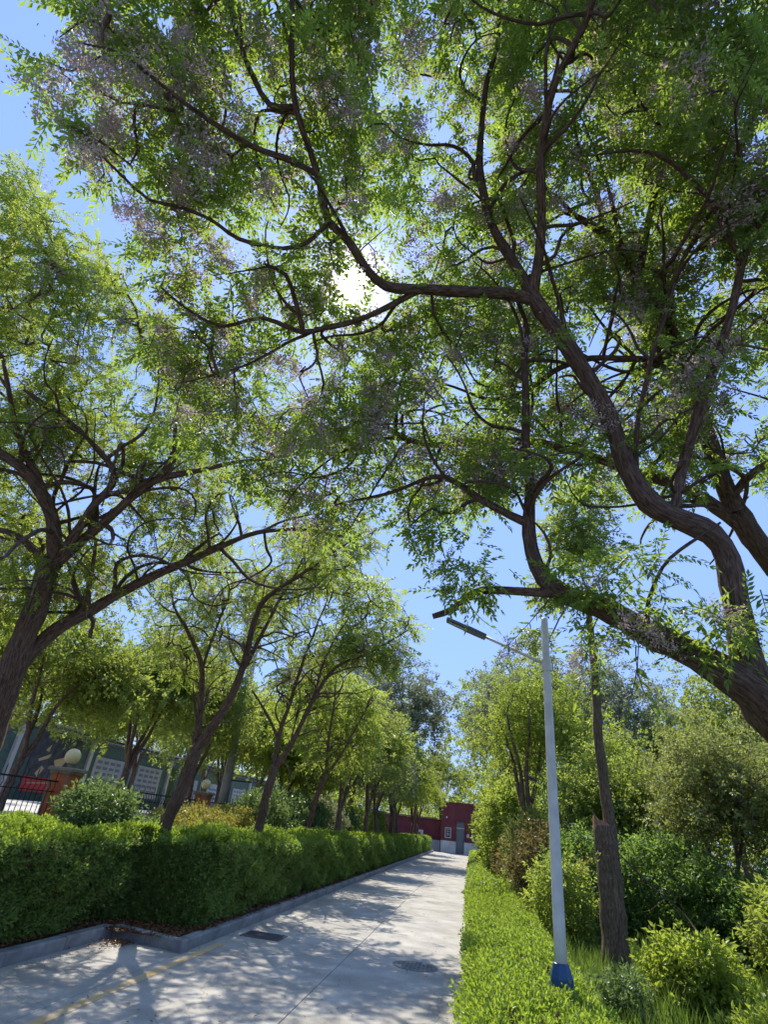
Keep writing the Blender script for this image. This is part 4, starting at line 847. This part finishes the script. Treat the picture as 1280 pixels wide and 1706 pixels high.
# generic tree
TPS = {}
def gtree(name, x, y, h, cr, label, leaf, group=None, fork=.35, n=260, tm=None, sc=1.3, per=4, r=.13, z0=0., lean=0., lump=12, bark='bark', hollow=.45, twr=.006, flat=.38, cat='tree'):
    t = Tree(name, (x, y, z0), label, cat, group, bark); zf = z0 + h * fork; sx, sy = rng.normal(size=2) * .12 * h * .2
    sx += lean
    t.limb([(x, y, z0 - .05, r * 1.15), (x + sx * .4, y + sy * .4, z0 + (zf - z0) * .5, r), (x + sx, y + sy, zf, r * .9)], 'trunk', 8, .4, .03, .03)
    cz = z0 + h - h * (1 - fork) * .52
    k = rng.integers(3, 5)
    for i in range(k):
        a = i * 6.28 / k + rng.uniform(0, 1); R_ = cr * .45
        t.limb([(x + sx, y + sy, zf - .05, r * .65), (x + sx + R_ * .4 * math.cos(a), y + sy + R_ * .4 * math.sin(a), zf + (cz - zf) * .6, r * .45), (x + sx + R_ * math.cos(a), y + sy + R_ * math.sin(a), cz + .25 * h * .3, r * .2)], 'limb', 6, .4, .03, .04)
    T = ell((x + sx, y + sy, cz), (cr, cr, h * (1 - fork) * .55), n, hollow, lump)
    T[:, 2] = np.maximum(T[:, 2], z0 + .25 * h * fork * 2)
    t.grow(T, twr, .35, sides=3); t.leaves(leaf, tm or TP_TUFT, per, sc, jitter=.16)
    return t
rowl = ['fifth tree of the left row', 'sixth tree of the left row', 'seventh tree of the left row', 'eighth tree of the left row', 'ninth tree of the left row', 'tenth tree of the left row', 'last tree of the left row, by the red annex']
for (y, h, cr), l in zip([(22.5, 6.6, 2.1), (27.5, 6.8, 2.2), (32, 6.6, 2.0), (36.5, 7.0, 2.2), (42, 7, 2.3), (48, 7, 2.3), (55, 7, 2.4)], rowl):
    gtree('row_tree', -4.7 + rng.normal() * .15, y, h, cr, l + (', standing behind the long hedge' if 'last' not in l else ''), ['leaf_left', 'leaf_olive', 'leaf_grey'][int(y) % 3], 'trees rising from the left hedge', n=420, sc=.95, per=5, r=.11, fork=.3)
# street trees by the fence and beyond the street
k = 0
for (x, y, h, cr, lf, l) in [
    (-9.9, 8.2, 5.6, 2.2, 'leaf_bright', 'light green street tree behind the near globe pillar'),
    (-10.6, 12.9, 5.0, 2.3, 'leaf_bright', 'light green street tree just right of the near globe pillar'),
    (-10.3, 16.6, 5.8, 2.1, 'leaf_bright', 'light green street tree left of the second leaning trunk'),
    (-9.9, 20.8, 6.2, 2.2, 'leaf_bright', 'light green street tree beside the second globe pillar'),
    (-10.8, 25.5, 6.2, 2.4, 'leaf_bright', 'light green street tree just beyond the utility pole'),
    (-11.0, 31, 6.4, 2.5, 'leaf_bright', 'light green street tree between the third and fourth row trunks'),
    (-11.2, 37, 6.4, 2.6, 'leaf_bright', 'light green street tree far along the fence'),
    (-9, 44, 7, 2.8, 'leaf_bright', 'light green tree near the far end of the hedge'),
    (-8, 33, 4.8, 2.0, 'leaf_bright', 'small light green tree behind the shrubs past the fourth row tree'),
    (-7.6, 25, 4.6, 1.9, 'leaf_yellow', 'small yellow-green tree behind the fourth row tree'),
    (-12, 52, 7.5, 3, 'leaf_left', 'mid green tree left of the red annex'),
    (-16.5, 6, 7.5, 3, 'leaf_bright', 'tall light green tree in front of the poster wall at far left'),
    (-17, 19, 7.0, 3, 'leaf_bright', 'tall light green tree in front of the white notice boards'),
    (-16.5, 28, 7.5, 3, 'leaf_left', 'mid green tree near the middle of the notice-board wall'),
    (-17, 38, 8, 3.2, 'leaf_left', 'mid green tree at the far half of the notice-board wall')]:
    gtree('street_tree', x, y, h, cr, l, lf, 'trees along the street', n=650 if y < 30 else 450, sc=.85 if y < 22 else 1.2, per=6, r=.1, z0=.98, fork=.24, twr=.006)
# far screen of trees, each its own
for (x, y, h, cr, lf, l) in [
    (-24, 14, 9, 4.2, 'leaf_left', 'tree crown behind the poster wall at far left'), (-24.5, 24, 9.5, 4.4, 'leaf_bright', 'tree crown behind the near half of the notice-board wall'),
    (-25, 35, 10, 4.6, 'leaf_left', 'tree crown behind the middle of the notice-board wall'), (-24, 47, 10, 4.8, 'leaf_olive', 'tree crown behind the far half of the notice-board wall'),
    (-20, 62, 11, 5, 'leaf_left', 'tall tree far behind the street'), (-11, 72, 11, 5, 'leaf_left', 'tall tree behind the red annex'),
    (-3.5, 76, 12, 4.5, 'leaf_bright', 'bright tree behind the red building'), (6, 72, 12, 5, 'leaf_left', 'tall tree behind the right half of the red building'),
    (-4.9, 40, 13.4, 4.0, 'leaf_grey', 'tall grey-green tree with a feathery crown standing over the far end of the path'),
    (3.3, 33, 12.2, 4.2, 'leaf_grey', 'broad grey-green tree behind the yellow-green tree right of the path'),
    (8.0, 36, 13, 4.4, 'leaf_grey', 'grey-green tree between the lamp and the broken trunk'),
    (2.4, 43, 14.6, 4.4, 'leaf_left', 'tall mid green tree with its crown above the right half of the red building'),
    (4.6, 52, 15.5, 4.6, 'leaf_grey', 'hazy grey-green tree right of the path close to the red building'),
    (-9.5, 47, 13.0, 4.4, 'leaf_grey', 'grey-green tree rising behind the middle of the left row'),
    (13, 33, 10, 4.4, 'leaf_left', 'mid green tree far behind the broken trunk')]:
    gtree('background_tree', x, y, h, cr, l, lf, 'tall trees in the background', n=520, sc=1.8 if y > 45 else 1.35, per=6, r=.2, fork=.3, z0=0 if x > -15 else 1.0, twr=.01, lump=18)
# right side
gtree('golden_rain_tree', 1.6, 19.5, 7.3, 2.25, 'yellow-green leafy tree right of the path in front of the red building', 'leaf_yellow', n=760, sc=.7, per=5, r=.13, fork=.27, lump=20)
gtree('golden_rain_tree', 4.3, 20.5, 5.4, 1.8, 'smaller yellow-green tree between the lamp pole and broken trunk', 'leaf_left', n=480, sc=.7, per=5, r=.1, fork=.28)
for (x, y, h, cr, lf, l, nn) in [
    (5.4, 14.5, 5.1, 2.0, 'leaf_olive', 'tall olive brown twiggy thicket tree right of the broken trunk', 560),
    (7.6, 15.0, 5.2, 2.2, 'leaf_bright', 'fresh green thicket tree farther right of the olive one', 560),
    (3.6, 16.8, 4.6, 1.7, 'leaf_left', 'mid green tree just behind the lamp pole', 420),
    (10.2, 17.5, 6.3, 2.6, 'leaf_bright', 'bright green tree behind the thicket at the right edge', 480),
    (11.5, 23, 9.6, 3.8, 'leaf_bright', 'tall bright tree rising under the big limb at the right edge', 560),
    (15.5, 25, 10, 4, 'leaf_left', 'tall green tree beyond the right edge behind the limb', 420)]:
    gtree('woodland_tree', x, y, h, cr, l, lf, 'trees of the right-hand thicket', n=int(nn * 1.3), sc=.62 if y < 20 else 1.2, per=7 if y < 20 else 5, r=.07 if y < 20 else .16, fork=.14 if y < 18 else .25, lump=22, hollow=.3)

def shrub(name, x, y, w, h, label, leaf, z0=0., n=150, per=6, tm=None, sc=1., group=None, wy=None, r=.012, low=.12):
    t = Tree(name, (x, y, z0), label, 'shrub', group, 'bark_grey'); k = 6
    for i in range(k):
        a = i * 6.28 / k + rng.uniform(0, 1); R_ = w * .35
        t.limb([(x + .05 * math.cos(a), y + .05 * math.sin(a), z0 - .03, r * 1.3), (x + R_ * .5 * math.cos(a), y + R_ * .5 * math.sin(a), z0 + h * .35, r), (x + R_ * math.cos(a), y + R_ * math.sin(a), z0 + h * .7, r * .6)], 'stem', 5, .15, .02, .01)
    k = rng.normal(size=(n, 3)); k /= np.linalg.norm(k, axis=1)[:, None]; k *= rng.uniform(.45, 1, (n, 1)) ** .6; k *= 1 + .16 * np.sin(k[:, :1] * 5 + x) * np.cos(k[:, 1:2] * 6 + y)
    T = np.array([x, y, z0 + h * .52]) + k * np.array([w, wy or w, h * .5]); T[:, 2] = np.maximum(T[:, 2], z0 + low * h)
    t.grow(T, .002, .12, sides=3, bf=.05); t.leaves(leaf, tm or TP_SHRUB, per, sc, droop=-.25, jitter=.07)
    return t
shrub('leafy_shrub', -6.3, 10.0, .6, 1.15, 'pale sunlit leafy shrub in front of the near globe pillar', 'leaf_pale', z0=.55, n=200, sc=1.3)
shrub('leafy_shrub', -6.3, 11.9, .5, .8, 'small pale shrub left of the second leaning trunk', 'leaf_pale', z0=.4, n=120, sc=1.3)
for (x, y, w, h, l) in [(-7.0, 14.4, .8, 1.05, 'golden yellow shrub right of the second leaning trunk'), (-7.2, 16.2, .9, 1.15, 'golden yellow shrub below the second globe pillar'), (-7.2, 18.2, .9, 1.2, 'golden yellow shrub left of the third row trunk')]:
    shrub('golden_shrub', x, y, w, h, l, 'leaf_gold', z0=.4, n=180, sc=1.1, group='golden shrubs')
for (x, y, w, h, l, lf) in [(-6.7, 19.5, 1.0, 1.8, 'tall pale green shrub just right of the third row trunk', 'leaf_pale'), (-6.9, 22, 1.2, 1.9, 'pale green shrub left of the fourth row trunk', 'leaf_pale'), (-6.8, 24.6, 1.1, 2.0, 'pale green shrub right of the fourth row trunk', 'leaf_pale'), (-6.7, 27.6, 1.2, 2.1, 'grey-green shrub farther along the hedge', 'leaf_grey'), (-6.7, 31, 1.3, 2.0, 'pale shrub behind the middle of the long hedge', 'leaf_pale'), (-6.6, 35.5, 1.4, 2.0, 'pale shrub behind the far half of the long hedge', 'leaf_left'), (-6.7, 41, 1.5, 2.2, 'dark shrub near the far end of the long hedge', 'leaf_left')]:
    shrub('flowering_shrub', x, y, w, h, l, lf, z0=.35, n=190, sc=1.7, group='shrubs behind the left hedge')
for (x, y, w, h, l, lf, sc, nn) in [
    (1.75, 16.0, .75, 2.0, 'reddish brown shrub at the end of the low right hedge', 'leaf_red', 1.3, 160),
    (2.5, 14.6, .9, 1.9, 'dark green shrub behind the low right hedge', 'leaf_dark', 1.4, 240),
    (1.75, 13.2, .6, 1.3, 'green shrub leaning over the low right hedge', 'leaf_left', 1.2, 150),
    (1.7, 18.4, .8, 2.3, 'mixed green shrub behind the reddish shrub', 'leaf_olive', 1.3, 200),
    (1.9, 21.5, 1.0, 1.8, 'red-tinged shrub under the yellow-green tree', 'leaf_red', 1.6, 130),
    (1.55, 24.5, 1.15, 3.6, 'tall leafy shrub hiding the right side of the red building', 'leaf_left', 2., 330),
    (1.7, 33, 1.4, 4.0, 'tall green shrub just before the red building on the right', 'leaf_bright', 2.2, 300),
    (1.9, 28.5, 1.2, 2.2, 'dark shrub beside the path near the red building', 'leaf_dark', 2., 160),
    (3.9, 14.0, 1.2, 1.9, 'dense dark shrub just right of the broken trunk', 'leaf_dark', 1.5, 330),
    (5.8, 12.6, 1.3, 1.6, 'wide dark shrub below the olive thicket', 'leaf_dark', 1.4, 330),
    (6.3, 10.3, 1.25, 2.4, 'large-leaved sunlit bush at the right edge', 'leaf_pale', 1.7, 330),
    (5.0, 10.6, .8, 1.5, 'mid green bush in front of the dark shrub', 'leaf_bright', 1.5, 200),
    (7.6, 11.5, 1.4, 3.3, 'tall bright bush at the right edge behind the large-leaved bush', 'leaf_bright', 1.8, 320),
    (4.95, 8.4, .75, 1.15, 'green bush low at the right edge', 'leaf_bright', 1.5, 190),
    (2.65, 8.7, .42, .75, 'small yellow-green bush in the grass right of the broken trunk', 'leaf_yellow', 1.2, 150),
    (3.7, 7.4, .5, .6, 'low light green bush at the bottom right corner', 'leaf_pale', 1.4, 110),
    (2.9, 6.9, .45, .4, 'low yellow-green bush at the bottom edge', 'leaf_yellow', 1.1, 110),
    (1.6, 7.9, .2, .42, 'pale weed clump just right of the lamp base', 'leaf_pale', .8, 60)]:
    shrub('wild_shrub', x, y, w, h, l, lf, n=nn, sc=sc, group='shrubs in the right-hand lawn')
# bare leaning sapling
t = Tree('bare_sapling', (3.25, 8.7, 0), 'thin bare sapling leaning left across the grass with a few yellow leaves', 'sapling', bark='bark_grey')
def pxs(rows): return [(*at(u, v, d), r_) for u, v, d, r_ in rows]
t.limb([(3.25, 8.7, 0, .014)] + pxs([(1150, 1535, 8.2, .012), (1090, 1480, 8.1, .011), (1040, 1430, 8.0, .008), (1010, 1405, 8.0, .005), (960, 1395, 7.9, .003)]), 'stem', 6, .12)
t.limb(pxs([(1065, 1455, 8.05, .007), (1035, 1430, 7.9, .005), (1000, 1425, 7.8, .004), (960, 1430, 7.8, .002)]), 'branch', 5, .12)
t.limb(pxs([(1085, 1476, 8.1, .006), (1040, 1462, 7.9, .004), (1000, 1465, 7.8, .002)]), 'branch', 5, .12)
t.limb(pxs([(1105, 1500, 8.1, .006), (1080, 1518, 8.0, .003), (1060, 1512, 7.9, .002)]), 'branch', 5, .12)
P = np.vstack([at(967, 1430, 7.8) + rng.normal(size=(5, 3)) * .04, at(985, 1440, 7.8) + rng.normal(size=(4, 3)) * .04]); V, T = sprays(P, rng.normal(size=P.shape), TP_SHRUB, .8); foliage('foliage', V, T, MT['leaf_gold'], t.root, t.base)
# far wood closing the horizon
n = 26000
a = rng.uniform(-1.35, 1.25, n); R_ = rng.uniform(78, 96, n); hh = 8 + 2.5 * np.sin(a * 17) + 1.6 * np.sin(a * 41 + 1)
P = np.stack([R_ * np.sin(a), R_ * np.cos(a), rng.uniform(0, 1, n) ** .8 * hh], 1); D = rng.normal(size=(n, 3))
V, T = sprays(P, D, TP_TUFT, 3.2); tag(foliage('distant_wood', V, T, MT['leaf_left']), 'distant belt of green trees closing the view on the horizon', 'wood')
